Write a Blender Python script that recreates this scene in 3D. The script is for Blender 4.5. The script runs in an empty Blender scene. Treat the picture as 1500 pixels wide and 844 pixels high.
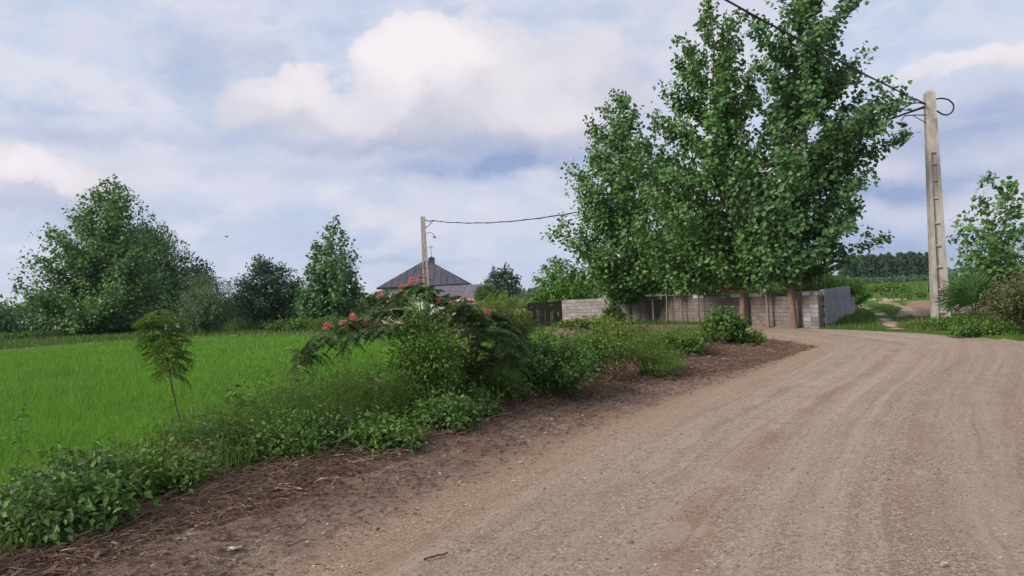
import bpy, math, random
import numpy as np
from mathutils import Vector, Matrix

# ------------------------------------------------------------------ camera, world, sun, exposure
scene = bpy.context.scene
COL = scene.collection
CAM_H = 1.7
FPX = 1083.0          # focal length in pixels of the 1500 px wide photograph
HOR = 434.0           # picture row of the horizon in the middle of the frame
ROLL = math.radians(2.8)   # the camera was held a little tilted: the horizon climbs to the right
CR, SR = math.cos(ROLL), math.sin(ROLL)

cam_d = bpy.data.cameras.new("camera")
cam_d.sensor_width = 36.0
cam_d.lens = 36.0 * FPX / 1500.0
cam_d.clip_start = 0.1
cam_d.clip_end = 8000
cam = bpy.data.objects.new("camera", cam_d)
COL.objects.link(cam)
cam.rotation_mode = 'QUATERNION'
cam.matrix_world = Matrix.Translation((0, 0, CAM_H)) @ Matrix.Rotation(math.radians(90) + math.atan((HOR - 422) / FPX), 4, 'X') @ Matrix.Rotation(-ROLL, 4, 'Z')
scene.camera = cam

scene.view_settings.view_transform = 'Standard'
scene.view_settings.look = 'None'
scene.view_settings.gamma = 1
scene.view_settings.use_curve_mapping = False
scene.view_settings.exposure = 0.80
scene.render.engine = 'CYCLES'
scene.cycles.max_bounces = 6
scene.cycles.diffuse_bounces = 3
scene.cycles.glossy_bounces = 2
scene.cycles.transmission_bounces = 4
scene.cycles.transparent_max_bounces = 4
scene.cycles.use_denoising = True

SUN_EL, SUN_AZ = math.radians(34), math.radians(-118)   # azimuth from +Y towards +X: behind the camera, to the left
sun_d = bpy.data.lights.new("sun", 'SUN')
sun_d.energy = 2.3
sun_d.angle = math.radians(20)
sun_d.color = (1.0, 0.90, 0.80)
sun = bpy.data.objects.new("sun", sun_d)
COL.objects.link(sun)
sd = Vector((math.sin(SUN_AZ) * math.cos(SUN_EL), math.cos(SUN_AZ) * math.cos(SUN_EL), math.sin(SUN_EL)))
sun.rotation_euler = (-sd).to_track_quat('-Z', 'Y').to_euler()
sun.location = sd * 100


class NT:
    """small helper to write node trees"""
    def __init__(self, tree):
        self.t = tree
    def n(self, typ, **kw):
        nd = self.t.nodes.new(typ)
        for k, v in kw.items():
            setattr(nd, k, v)
        return nd
    def set(self, sock, v):
        if isinstance(v, bpy.types.NodeSocket):
            self.t.links.new(v, sock)
        else:
            sock.default_value = v
    def m(self, op, a, b=None, c=None, clamp=False):
        nd = self.n('ShaderNodeMath', operation=op, use_clamp=clamp)
        for i, v in enumerate((a, b, c)):
            if v is not None:
                self.set(nd.inputs[i], v)
        return nd.outputs[0]
    def vm(self, op, a, b=None):
        nd = self.n('ShaderNodeVectorMath', operation=op)
        self.set(nd.inputs[0], a)
        if b is not None:
            self.set(nd.inputs[1], b)
        return nd.outputs[0]
    def comb(self, x, y, z):
        nd = self.n('ShaderNodeCombineXYZ')
        for i, v in enumerate((x, y, z)):
            self.set(nd.inputs[i], v)
        return nd.outputs[0]
    def sep(self, v):
        nd = self.n('ShaderNodeSeparateXYZ')
        self.set(nd.inputs[0], v)
        return nd.outputs
    def noise(self, vec, scale, detail=4, rough=0.55, dist=0.0):
        nd = self.n('ShaderNodeTexNoise')
        if vec is not None:
            self.set(nd.inputs['Vector'], vec)
        self.set(nd.inputs['Scale'], scale)
        nd.inputs['Detail'].default_value = detail
        nd.inputs['Roughness'].default_value = rough
        nd.inputs['Distortion'].default_value = dist
        return nd.outputs['Fac']
    def step(self, v, a, b, lo=0.0, hi=1.0):
        nd = self.n('ShaderNodeMapRange', interpolation_type='SMOOTHSTEP')
        self.set(nd.inputs['Value'], v)
        self.set(nd.inputs['From Min'], a)
        self.set(nd.inputs['From Max'], b)
        self.set(nd.inputs['To Min'], lo)
        self.set(nd.inputs['To Max'], hi)
        return nd.outputs[0]
    def mix(self, f, a, b, typ='MIX'):
        nd = self.n('ShaderNodeMix', data_type='RGBA', blend_type=typ)
        self.set(nd.inputs[0], f)
        for s, v in ((nd.inputs[6], a), (nd.inputs[7], b)):
            if isinstance(v, (tuple, list)) and len(v) == 3:
                v = (*v, 1)
            self.set(s, v)
        return nd.outputs[2]


world = bpy.data.worlds.new("World")
scene.world = world
world.use_nodes = True
wt = world.node_tree
wt.nodes.clear()
W = NT(wt)
SKY_STRENGTH = 0.1
sky = W.n('ShaderNodeTexSky', sky_type='NISHITA', sun_disc=False)
sky.sun_elevation = SUN_EL
sky.sun_rotation = SUN_AZ
sky.air_density = 1.0
sky.dust_density = 2.0
tc = W.n('ShaderNodeTexCoord')
dirv = tc.outputs['Generated']
sx, sy, sz = W.sep(dirv)
az = W.m('ARCTAN2', sx, sy)
el = W.m('ARCSINE', sz)


def ray(px, py):
    """slopes (sideways, up) per metre of depth of the line of sight through a pixel of the photograph"""
    dx, dy = px - 750, HOR - py
    return (dx * CR + dy * SR) / FPX, (-dx * SR + dy * CR) / FPX


def blob(a, e, px, py, rx, ry, amp):
    ra, rb = ray(px, py)
    da = W.m('DIVIDE', W.m('SUBTRACT', a, math.atan(ra)), rx / FPX)
    de = W.m('DIVIDE', W.m('SUBTRACT', e, math.atan(rb / math.hypot(1, ra))), ry / FPX)
    r = W.m('ADD', W.m('MULTIPLY', da, da), W.m('MULTIPLY', de, de))
    return W.m('MULTIPLY', W.m('EXPONENT', W.m('MULTIPLY', r, -1.0)), amp)


def total(vals):
    out = vals[0]
    for v in vals[1:]:
        out = W.m('ADD', out, v)
    return out


CUM = [(640, 95, 75, 62, 0.62), (720, 125, 110, 70, 0.50), (575, 95, 40, 58, 0.42), (530, 170, 90, 45, 0.42), (415, 130, 62, 36, 0.56), (350, 180, 70, 36, 0.32), (690, 185, 190, 36, 0.42),
       (820, 170, 100, 70, 0.36), (35, 258, 85, 32, 0.62), (135, 265, 80, 24, 0.26), (1440, 85, 130, 22, 0.50), (1290, 235, 60, 42, 0.45), (960, 70, 150, 90, 0.28), (1440, 300, 130, 18, .38)]
wx = W.noise(W.vm('MULTIPLY', dirv, (1, 1, 1.3)), 9.0, 8, 0.62)
wy = W.noise(W.vm('ADD', dirv, (7, 3, 1)), 9.0, 8, 0.62)


def cloud_density(off_a, off_e):
    o = (math.sin(off_a), 0.0, off_e)
    dv = W.vm('ADD', dirv, o)
    a = W.m('ADD', az, off_a)
    e = W.m('ADD', el, off_e)
    a = W.m('ADD', a, W.m('MULTIPLY', W.m('SUBTRACT', wx, 0.5), 0.12))
    e = W.m('ADD', e, W.m('MULTIPLY', W.m('SUBTRACT', wy, 0.5), 0.10))
    b = total([blob(a, e, *c) for c in CUM])
    n = W.noise(W.vm('MULTIPLY', dv, (1, 1, 1.4)), 9.0, 12, 0.55, 0.1)
    n2 = W.noise(W.vm('MULTIPLY', dv, (1.0, 1.0, 2.2)), 2.6, 4, 0.5)
    d = W.m('ADD', b, W.m('MULTIPLY', W.m('SUBTRACT', n, 0.5), 0.75))
    return W.m('ADD', d, W.m('MULTIPLY', W.m('SUBTRACT', n2, 0.55), 0.35))


D0 = cloud_density(0, 0)
D1 = cloud_density(-0.020, 0.032)
cum = W.m('ADD', W.m('MULTIPLY', W.step(D0, 0.22, 0.34), .45), W.m('MULTIPLY', W.step(D0, -0.05, 0.60), .47))
lit = W.step(W.m('SUBTRACT', D0, D1), -0.20, 0.26)
# layered stratus, stretched sideways
strat = W.noise(W.vm('MULTIPLY', dirv, (1.3, 1.3, 5.0)), 2.6, 9, 0.6, 0.35)
strat2 = W.noise(W.vm('MULTIPLY', dirv, (2.2, 2.2, 10.0)), 3.2, 8, 0.62, 0.5)
layer = W.step(W.m('ADD', W.m('MULTIPLY', strat, 0.55), W.m('MULTIPLY', strat2, 0.45)), 0.36, 0.62)
shade2 = W.noise(W.vm('MULTIPLY', W.vm('ADD', dirv, (3, 5, 2)), (1.0, 1.0, 2.4)), 4.0, 9, 0.6, 0.3)
puff = W.noise(W.vm('MULTIPLY', W.vm('ADD', dirv, (1, 9, 4)), (1.0, 1.0, 1.8)), 5.5, 10, 0.58, 0.2)
# darker blue-grey banks (bases of the cloud deck)
aw = W.m('ADD', az, W.m('MULTIPLY', W.m('SUBTRACT', wx, 0.5), 0.26))
ew = W.m('ADD', el, W.m('MULTIPLY', W.m('SUBTRACT', wy, 0.5), 0.08))
dark = total([blob(aw, ew, 590, 212, 170, 14, .4), blob(aw, ew, 715, 236, 130, 16, 0.85), blob(aw, ew, 790, 222, 110, 30, 0.55), blob(aw, ew, 450, 222, 130, 12, .25), blob(aw, ew, 1290, 280, 150, 20, 1.1),
              blob(aw, ew, 1340, 365, 330, 30, 0.95), blob(aw, ew, 1360, 205, 120, 40, 0.55), blob(aw, ew, 1470, 170, 140, 40, 0.55), blob(aw, ew, 120, 200, 220, 12, 0.40),
              blob(aw, ew, 60, 310, 260, 14, 0.36), blob(aw, ew, 480, 250, 260, 14, 0.28), blob(aw, ew, 290, 85, 80, 40, 0.55), blob(aw, ew, 600, 388, 90, 6, 0.35)])
S = 0.68 / SKY_STRENGTH


def sc(c, k=1.0):
    return (c[0] * S * k, c[1] * S * k, c[2] * S * k)


aw2 = W.m('ADD', az, W.m('MULTIPLY', W.m('SUBTRACT', wx, 0.5), 0.14))
ew2 = W.m('ADD', el, W.m('MULTIPLY', W.m('SUBTRACT', wy, 0.5), 0.12))
glow = total([blob(aw2, ew2, *c) for c in ((575, 75, 70, 62, .95), (645, 60, 80, 45, .7), (410, 115, 60, 36, .9), (480, 160, 45, 40, .45), (40, 248, 85, 34, 1.0), (830, 175, 60, 45, .45),
                                            (1440, 82, 120, 24, .8), (710, 110, 110, 60, .5), (950, 60, 130, 80, .3), (1290, 240, 40, 40, .5))])
nish = W.mix(0.92, sky.outputs[0], sc((0.43, 0.515, 0.68)))
c1 = W.mix(layer, nish, sc((0.53, 0.585, 0.72)))
c1 = W.mix(W.step(shade2, 0.46, 0.70, 0.0, 0.55), c1, sc((0.39, 0.455, 0.61)))
c1 = W.mix(W.step(puff, 0.42, 0.60, 0.0, 0.8), c1, sc((0.60, 0.61, 0.70)))
puff2 = W.noise(W.vm('MULTIPLY', W.vm('ADD', dirv, (8, 2, 6)), (1.0, 1.0, 2.0)), 8.0, 11, 0.6, 0.15)
c1 = W.mix(W.step(puff2, 0.52, 0.64, 0.0, 0.45), c1, sc((0.70, 0.675, 0.73)))
c1 = W.mix(W.step(puff2, 0.46, 0.34, 0.0, 0.40), c1, sc((0.42, 0.465, 0.595)))
c1 = W.mix(W.step(el, 0.13, -0.01, 0.0, 0.45), c1, sc((0.50, 0.555, 0.70)))
cumcol = W.mix(lit, sc((0.46, 0.475, 0.575)), sc((0.60, 0.59, 0.66)))
cumcol = W.mix(W.m('MULTIPLY', W.m('MINIMUM', glow, 1.0), W.m('ADD', 0.55, W.m('MULTIPLY', lit, 0.45))), cumcol, sc((0.815, 0.75, 0.77)))
c2 = W.mix(cum, c1, cumcol)
c3 = W.mix(W.m('MINIMUM', W.m('MULTIPLY', dark, W.m('ADD', 0.30, W.m('MULTIPLY', strat2, 0.9))), 0.9), c2, sc((0.235, 0.315, 0.525)))
below = W.step(el, -0.02, 0.0)
c4 = W.mix(below, sc((0.25, 0.27, 0.25)), c3)
bg = W.n('ShaderNodeBackground')
W.set(bg.inputs[0], c4)
bg.inputs[1].default_value = SKY_STRENGTH
out = W.n('ShaderNodeOutputWorld')
wt.links.new(bg.outputs[0], out.inputs[0])

# ------------------------------------------------------------------ helpers
rng = np.random.default_rng(11)
R = random.Random(5)


def G(px, py, z=0.0):
    a, b = ray(px, py)
    y = (z - CAM_H) / b
    return (a * y, y, z)


def P(px, py, y):
    a, b = ray(px, py)
    return (a * y, y, CAM_H + b * y)


class MB:
    """collects vertices and faces, then links them as one mesh object"""
    def __init__(self):
        self.V, self.F, self.r, self.n = [], [], [], 0
    def add(self, V, F, rnd=None):
        V = np.asarray(V, dtype=np.float64).reshape(-1, 3)
        F = np.asarray(F, dtype=np.int64)
        self.V.append(V)
        self.F.append(F + self.n)
        self.n += len(V)
        if rnd is None:
            rnd = np.full(len(F), R.random())
        self.r.append(np.broadcast_to(np.asarray(rnd, dtype=np.float64), (len(F),)))
    def box(self, x0, x1, y0, y1, z0, z1, jit=0.0):
        V = np.array([(x, y, z) for z in (z0, z1) for y in (y0, y1) for x in (x0, x1)], float)
        if jit:
            V += rng.normal(0, jit, V.shape)
        self.add(V, [(0, 2, 3, 1), (4, 5, 7, 6), (0, 1, 5, 4), (2, 6, 7, 3), (0, 4, 6, 2), (1, 3, 7, 5)])
    def obox(self, p0, p1, w, h, up=(0, 0, 1)):
        """bar from p0 to p1 with cross-section w x h"""
        p0, p1 = np.array(p0, float), np.array(p1, float)
        d = p1 - p0
        d /= np.linalg.norm(d)
        s = np.cross(d, up)
        s /= np.linalg.norm(s)
        u = np.cross(s, d)
        V = []
        for p in (p0, p1):
            for a, b in ((-1, -1), (1, -1), (1, 1), (-1, 1)):
                V.append(p + s * a * w / 2 + u * b * h / 2)
        self.add(V, [(0, 1, 2, 3), (4, 7, 6, 5), (0, 4, 5, 1), (1, 5, 6, 2), (2, 6, 7, 3), (3, 7, 4, 0)])
    def tube(self, pts, rad, sides=6, rnd=None):
        pts = np.asarray(pts, float)
        k = len(pts)
        rad = np.broadcast_to(np.asarray(rad, float), (k,))
        T = np.gradient(pts, axis=0)
        T /= np.linalg.norm(T, axis=1)[:, None] + 1e-12
        ref = np.array([0, 0, 1.0]) if abs(T[0][2]) < 0.9 else np.array([1.0, 0, 0])
        A = np.cross(T, ref)
        A /= np.linalg.norm(A, axis=1)[:, None] + 1e-12
        B = np.cross(T, A)
        ang = np.arange(sides) * 2 * np.pi / sides
        V = pts[:, None, :] + rad[:, None, None] * (np.cos(ang)[None, :, None] * A[:, None, :] + np.sin(ang)[None, :, None] * B[:, None, :])
        V = V.reshape(-1, 3)
        F = []
        for i in range(k - 1):
            for j in range(sides):
                j2 = (j + 1) % sides
                F.append((i * sides + j, i * sides + j2, (i + 1) * sides + j2, (i + 1) * sides + j))
        self.add(V, F, rnd)
        c = self.n
        if sides > 3:
            self.add(np.vstack([V[:sides], V[-sides:]])[:0].reshape(0, 3), np.zeros((0, 4), int)) if False else None
    def build(self, name, mat, parent=None, smooth=False, jit=None):
        V = np.concatenate(self.V) if self.V else np.zeros((0, 3))
        me = bpy.data.meshes.new(name)
        nf = sum(len(f) for f in self.F)
        loops = np.concatenate([f.reshape(-1) for f in self.F])
        sizes = np.concatenate([np.full(len(f), f.shape[1] if f.ndim > 1 else 0) for f in self.F])
        starts = np.concatenate([[0], np.cumsum(sizes)[:-1]])
        me.vertices.add(len(V))
        me.vertices.foreach_set('co', V.astype(np.float32).reshape(-1))
        me.loops.add(len(loops))
        me.loops.foreach_set('vertex_index', loops.astype(np.int32))
        me.polygons.add(nf)
        me.polygons.foreach_set('loop_start', starts.astype(np.int32))
        me.update(calc_edges=True)
        at = me.attributes.new('rnd', 'FLOAT', 'FACE')
        at.data.foreach_set('value', np.concatenate(self.r).astype(np.float32))
        me.polygons.foreach_set('use_smooth', np.full(nf, bool(smooth)))
        me.materials.append(mat)
        o = bpy.data.objects.new(name, me)
        COL.objects.link(o)
        if parent is not None:
            o.parent = parent
        return o


def smooth(pts, n=5):
    """Catmull-Rom curve through the points"""
    p = np.asarray(pts, float)
    q = np.vstack([2 * p[0] - p[1], p, 2 * p[-1] - p[-2]])
    out_ = []
    for i in range(1, len(q) - 2):
        for t in np.arange(n) / n:
            a, b, c, d = q[i - 1], q[i], q[i + 1], q[i + 2]
            out_.append(.5 * (2 * b + (c - a) * t + (2 * a - 5 * b + 4 * c - d) * t * t + (3 * b - a - 3 * c + d) * t ** 3))
    out_.append(p[-1])
    return np.array(out_)


def tag(o, label=None, cat=None, group=None, kind=None):
    if label: o['label'] = label
    if cat: o['category'] = cat
    if group: o['group'] = group
    if kind: o['kind'] = kind
    return o


def empty(name, loc, label, cat, group=None, rz=0.0):
    o = bpy.data.objects.new(name, None)
    COL.objects.link(o)
    o.location = loc
    o.rotation_euler = (0, 0, rz)
    o.empty_display_size = 0.3
    return tag(o, label, cat, group)


def norm(a):
    return a / (np.linalg.norm(a, axis=-1, keepdims=True) + 1e-12)


TPL = {
    # deltoid poplar leaf, folded on its midrib
    'poplar': (np.array([(0, 0, 0), (.5, .16, .07), (.40, .55, .05), (0, 1, -.06), (-.40, .55, .05), (-.5, .16, .07)]), [(0, 1, 2, 3), (0, 3, 4, 5)]),
    'kite': (np.array([(0, 0, 0), (.5, .38, .08), (0, 1, -.08), (-.5, .38, .08)]), [(0, 1, 2), (0, 2, 3)]),
    'oval': (np.array([(0, 0, 0), (.42, .28, .08), (.38, .68, .04), (0, 1, -.12), (-.38, .68, .04), (-.42, .28, .08)]), [(0, 1, 2, 3), (0, 3, 4, 5)]),
    'lance': (np.array([(0, 0, 0), (.5, .4, .03), (0, 1, -.12), (-.5, .4, .03)]), [(0, 1, 2), (0, 2, 3)]),
}


def leaves(mb, Pp, D, N, L, Wd, tpl, rnd=None):
    tv, tf = TPL[tpl]
    n = len(Pp)
    if n == 0:
        return
    D = norm(D)
    X = norm(np.cross(D, N))
    N = np.cross(X, D)
    L = np.broadcast_to(L, (n,))[:, None, None]
    Wd = np.broadcast_to(Wd, (n,))[:, None, None]
    V = Pp[:, None, :] + X[:, None, :] * tv[None, :, 0:1] * Wd + D[:, None, :] * tv[None, :, 1:2] * L + N[:, None, :] * tv[None, :, 2:3] * L
    k = len(tv)
    tf = np.array(tf)
    F = (tf[None] + (np.arange(n) * k)[:, None, None]).reshape(-1, tf.shape[1])
    if rnd is None:
        rnd = rng.random(n)
    mb.add(V.reshape(-1, 3), F, np.repeat(rnd, len(tf)))


def blades(mb, base, H, lean, Wd, rnd=None):
    """grass blades: base (n,3), height (n,), lean vector (n,2), width (n,)"""
    n = len(base)
    a = rng.random(n) * 2 * np.pi
    side = np.stack([np.cos(a), np.sin(a), np.zeros(n)], 1) * (Wd / 2)[:, None]
    up = np.zeros((n, 3)); up[:, 2] = 1
    ln = np.concatenate([lean, np.zeros((n, 1))], 1)
    m = base + up * (H * .6)[:, None] + ln * .35
    t = base + up * (H * (1 - .25 * np.minimum(1, np.linalg.norm(lean, axis=1) / np.maximum(H, 1e-3))))[:, None] + ln
    V = np.stack([base - side, base + side, m + side * .8, m - side * .8, t], 1).reshape(-1, 3)
    i = (np.arange(n) * 5)[:, None]
    rnd = rng.random(n) if rnd is None else rnd
    mb.add(V, np.concatenate([i, i + 1, i + 2, i + 3], 1), rnd)
    mb.add(np.zeros((0, 3)), np.zeros((0, 3), int), np.zeros(0))
    mb.F.append(np.concatenate([i + 3, i + 2, i + 4], 1) + (mb.n - 5 * n))
    mb.r.append(rnd)


# ------------------------------------------------------------------ materials
def new_mat(name):
    m = bpy.data.materials.new(name)
    m.use_nodes = True
    t = m.node_tree
    t.nodes.clear()
    N = NT(t)
    o = N.n('ShaderNodeOutputMaterial')
    b = N.n('ShaderNodeBsdfPrincipled')
    t.links.new(b.outputs[0], o.inputs[0])
    return m, N, b, o


def leaf_mat(name, ca, cb, cc=None, trans=0.3, rough=0.5, spec=0.25):
    m, N, b, o = new_mat(name)
    at = N.n('ShaderNodeAttribute', attribute_name='rnd').outputs['Fac']
    c = N.mix(at, ca, cb)
    if cc:
        c = N.mix(N.step(at, 0.86, 0.93), c, cc)
    pos = N.n('ShaderNodeNewGeometry').outputs['Position']
    c = N.mix(N.step(N.noise(pos, 1.3, 3), 0.35, 0.7, 0, 0.45), c, N.mix(0.5, ca, cb))
    N.set(b.inputs['Base Color'], c)
    b.inputs['Roughness'].default_value = rough
    b.inputs['Specular IOR Level'].default_value = spec
    tr = N.n('ShaderNodeBsdfTranslucent')
    N.set(tr.inputs[0], N.mix(0.35, c, (0.16, 0.24, 0.02)))
    ms = N.n('ShaderNodeMixShader')
    ms.inputs[0].default_value = trans
    N.t.links.new(b.outputs[0], ms.inputs[1])
    N.t.links.new(tr.outputs[0], ms.inputs[2])
    N.t.links.new(ms.outputs[0], o.inputs[0])
    return m


def plain_mat(name, ca, cb=None, scale=6.0, rough=0.85, bump=0.0, bscale=40.0, metal=0.0, rndobj=0.0, stretch=(1, 1, 1), detail=6, cc=None):
    m, N, b, o = new_mat(name)
    tcn = N.n('ShaderNodeTexCoord').outputs['Object']
    tcn = N.vm('MULTIPLY', tcn, stretch)
    oi = N.n('ShaderNodeObjectInfo').outputs['Random']
    vec = N.vm('ADD', tcn, N.comb(N.m('MULTIPLY', oi, 37.0), N.m('MULTIPLY', oi, 11.0), oi))
    cb = cb or ca
    f = N.noise(vec, scale, detail, 0.62)
    c = N.mix(N.step(f, 0.32, 0.68), ca, cb)
    if cc:
        c = N.mix(N.step(N.noise(vec, scale * 0.37, 5, 0.65), 0.55, 0.68), c, cc)
    if rndobj:
        k = N.m('ADD', 1 - rndobj, N.m('MULTIPLY', oi, 2 * rndobj))
        c = N.mix(1.0, c, N.comb(k, k, k), 'MULTIPLY')
    N.set(b.inputs['Base Color'], c)
    b.inputs['Roughness'].default_value = rough
    b.inputs['Metallic'].default_value = metal
    b.inputs['Specular IOR Level'].default_value = 0.25
    if bump:
        bn = N.n('ShaderNodeBump')
        bn.inputs['Strength'].default_value = bump
        bn.inputs['Distance'].default_value = 0.02
        N.set(bn.inputs['Height'], N.noise(vec, bscale, 6, 0.65))
        N.t.links.new(bn.outputs[0], b.inputs['Normal'])
    return m


M = {}
M['poplar'] = leaf_mat('poplar_leaf', (0.067, 0.158, 0.045), (0.142, 0.280, 0.075), (0.227, 0.355, 0.127), 0.22, 0.45, 0.35)
M['poplar_dark'] = leaf_mat('dark_poplar_leaf', (0.059, 0.141, 0.047), (0.116, 0.228, 0.076), (0.172, 0.285, 0.121), 0.2, 0.45, 0.35)
M['acacia'] = leaf_mat('acacia_leaf', (0.029, 0.065, 0.042), (0.052, 0.104, 0.058), None, 0.15)
M['willow'] = leaf_mat('willow_leaf', (0.095, 0.159, 0.070), (0.164, 0.240, 0.114), (0.240, 0.304, 0.152), 0.25)
M['bright'] = leaf_mat('bright_leaf', (0.083, 0.198, 0.033), (0.143, 0.297, 0.050), (0.220, 0.352, 0.066), 0.35)
M['weed'] = leaf_mat('weed_leaf', (0.064, 0.141, 0.026), (0.128, 0.235, 0.044), (0.240, 0.339, 0.057), 0.28)
M['weed_dark'] = leaf_mat('dark_weed_leaf', (0.055, 0.120, 0.030), (0.109, 0.200, 0.049), (0.217, 0.300, 0.070), 0.22)
M['weed_light'] = leaf_mat('light_weed_leaf', (0.105, 0.170, 0.028), (0.197, 0.272, 0.044), (0.308, 0.329, 0.071), 0.3)
M['fern'] = leaf_mat('feathery_leaf', (0.077, 0.153, 0.027), (0.142, 0.248, 0.041), (0.220, 0.284, 0.050), 0.3)
M['mimosa'] = leaf_mat('silk_tree_leaf', (0.040, 0.085, 0.025), (0.071, 0.130, 0.034), (0.106, 0.179, 0.033), 0.2)
M['rice'] = leaf_mat('rice_blade', (0.098, 0.245, 0.028), (0.175, 0.375, 0.045), (0.25, 0.42, 0.08), 0.4, 0.55, 0.2)
M['grass'] = leaf_mat('grass_blade', (0.060, 0.13, 0.022), (0.11, 0.20, 0.035), (0.2, 0.22, 0.07), 0.3)
M['dry_bush'] = leaf_mat('dry_bush_leaf', (0.081, 0.098, 0.037), (0.149, 0.155, 0.063), (0.230, 0.172, 0.086), 0.2)
M['palm'] = leaf_mat('palm_leaf', (0.037, 0.090, 0.033), (0.083, 0.166, 0.050), None, 0.15, 0.4, 0.4)
M['far_tree'] = leaf_mat('far_tree_leaf', (0.042, 0.092, 0.050), (0.070, 0.135, 0.066), None, 0.1)
M['flower'] = leaf_mat('silk_flower', (0.74, 0.17, 0.19), (0.85, 0.38, 0.37), None, 0.35)
M['dead'] = leaf_mat('dead_leaf', (0.105, 0.066, 0.047), (0.25, 0.165, 0.118), (0.42, 0.34, 0.27), 0.1, 0.8, 0.1)
M['twig'] = leaf_mat('dry_twig', (0.082, 0.053, 0.039), (0.21, 0.14, 0.10), (0.38, 0.29, 0.21), 0.0, 0.85, 0.1)
M['bark'] = plain_mat('poplar_bark', (0.15, 0.115, 0.085), (0.30, 0.24, 0.18), 9, 0.9, 0.5, 25, stretch=(3, 3, .6), cc=(0.10, 0.075, 0.055))
M['bark_red'] = plain_mat('reddish_bark', (0.155, 0.10, 0.072), (0.27, 0.185, 0.14), 9, 0.9, 0.5, 25, stretch=(3, 3, .5), cc=(0.12, 0.075, 0.055))
M['bark_dark'] = plain_mat('dark_bark', (0.07, 0.055, 0.04), (0.14, 0.11, 0.085), 12, 0.9)
M['stem'] = plain_mat('green_stem', (0.07, 0.085, 0.035), (0.13, 0.12, 0.06), 12, 0.8)
M['concrete'] = plain_mat('weathered_concrete', (0.36, 0.325, 0.285), (0.49, 0.45, 0.40), 3.0, 0.9, 0.35, 30, stretch=(2, 2, .7), cc=(0.235, 0.205, 0.165))
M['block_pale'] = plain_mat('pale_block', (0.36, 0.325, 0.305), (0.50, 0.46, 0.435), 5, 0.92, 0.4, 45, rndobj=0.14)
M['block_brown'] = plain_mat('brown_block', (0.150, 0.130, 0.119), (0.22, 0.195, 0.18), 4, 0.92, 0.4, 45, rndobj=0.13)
M['block_grey'] = plain_mat('grey_block', (0.20, 0.20, 0.21), (0.30, 0.297, 0.305), 5, 0.92, 0.5, 45, rndobj=0.14)
M['block_rust'] = plain_mat('rusty_block', (0.17, 0.105, 0.075), (0.27, 0.18, 0.13), 5, 0.92, 0.4, 45, rndobj=0.12)
M['mortar'] = plain_mat('mortar', (0.075, 0.066, 0.06), (0.12, 0.105, 0.095), 8, 0.95)
M['white_block'] = plain_mat('limewashed_block', (0.55, 0.53, 0.50), (0.72, 0.69, 0.65), 7, 0.9, 0.3, 40)
M['gate'] = plain_mat('dark_painted_metal', (0.016, 0.011, 0.012), (0.030, 0.019, 0.018), 9, 0.5, 0.1, 40)
M['gate_pale'] = plain_mat('pale_gate_slat', (0.45, 0.42, 0.40), (0.56, 0.52, 0.50), 9, 0.6)
M['roof'] = plain_mat('dark_roof_metal', (0.056, 0.054, 0.069), (0.084, 0.081, 0.097), 1.0, 0.55, rndobj=0.12, metal=0.0)
M['roof_low'] = plain_mat('annexe_roof_metal', (0.10, 0.09, 0.105), (0.145, 0.13, 0.145), 1.2, 0.5, metal=0.0, cc=(0.16, 0.125, 0.13), rndobj=0.08)
M['white'] = plain_mat('white_render', (0.70, 0.70, 0.70), (0.78, 0.77, 0.75), 3, 0.8)
M['cable'] = plain_mat('black_cable', (0.018, 0.018, 0.02), (0.03, 0.03, 0.032), 5, 0.6)
M['steel'] = plain_mat('grey_steel', (0.10, 0.10, 0.105), (0.16, 0.155, 0.155), 9, 0.5, metal=0.5)
M['lamp'] = plain_mat('brown_lamp_housing', (0.09, 0.065, 0.06), (0.14, 0.10, 0.09), 9, 0.5)
M['stone'] = leaf_mat('road_pebble', (0.12, 0.098, 0.078), (0.34, 0.29, 0.23), (0.50, 0.46, 0.40), 0.0, 0.95, 0.1)
M['paper'] = plain_mat('pale_litter', (0.42, 0.37, 0.33), (0.55, 0.50, 0.46), 14, 0.8)
M['cane'] = plain_mat('dry_cane', (0.27, 0.19, 0.12), (0.42, 0.32, 0.21), 10, 0.8, stretch=(4, 1, 1))
M['bird'] = plain_mat('brown_feather', (0.12, 0.08, 0.06), (0.2, 0.14, 0.1), 20, 0.9)


# ------------------------------------------------------------------ ground: one continuous relief, cut into its kinds of surface
def curve(pts, key):
    pts = sorted(pts, key=lambda p: p[key])
    a = np.array(pts, float)
    return (lambda v: np.interp(v, a[:, 1], a[:, 0])) if key == 1 else (lambda v: np.interp(v, a[:, 0], a[:, 1]))


def gp(pts, z=0.0):
    return [G(px, py, z)[:2] for px, py in pts]


E_ = gp([(440, 844), (573, 775), (667, 729), (760, 688), (850, 645), (1000, 585), (1100, 550), (1163, 523), (1193, 507)])
L_ = gp([(150, 846), (215, 815), (330, 781), (443, 744), (536, 703), (648, 658), (760, 614), (864, 592), (992, 558), (1096, 537), (1190, 508)])
W_ = gp([(60, 850), (130, 805), (200, 770), (368, 709), (573, 655), (678, 624), (763, 597), (867, 572), (988, 554), (1002, 533), (1040, 512), (1120, 497)])
xE = curve([(-6.2, -6), (-3.6, 0)] + E_ + [(7.95, 60)], 1)       # road edge
xL = curve([(-9, -6), (-5.2, 0)] + L_ + [(7.85, 60)], 1)         # litter edge
xW = curve([(-10, -6), (-6, 0)] + W_ + [(7.7, 60)], 1)           # weed edge
wid_ = lambda v: np.interp(v, [0, 6, 8, 11, 14, 18, 24, 30], [1.3, 1.9, 2.5, 3.6, 5.0, 6.3, 6.6, 6.0])
xR = lambda v: xW(v) - wid_(v)                                   # rice edge
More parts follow.
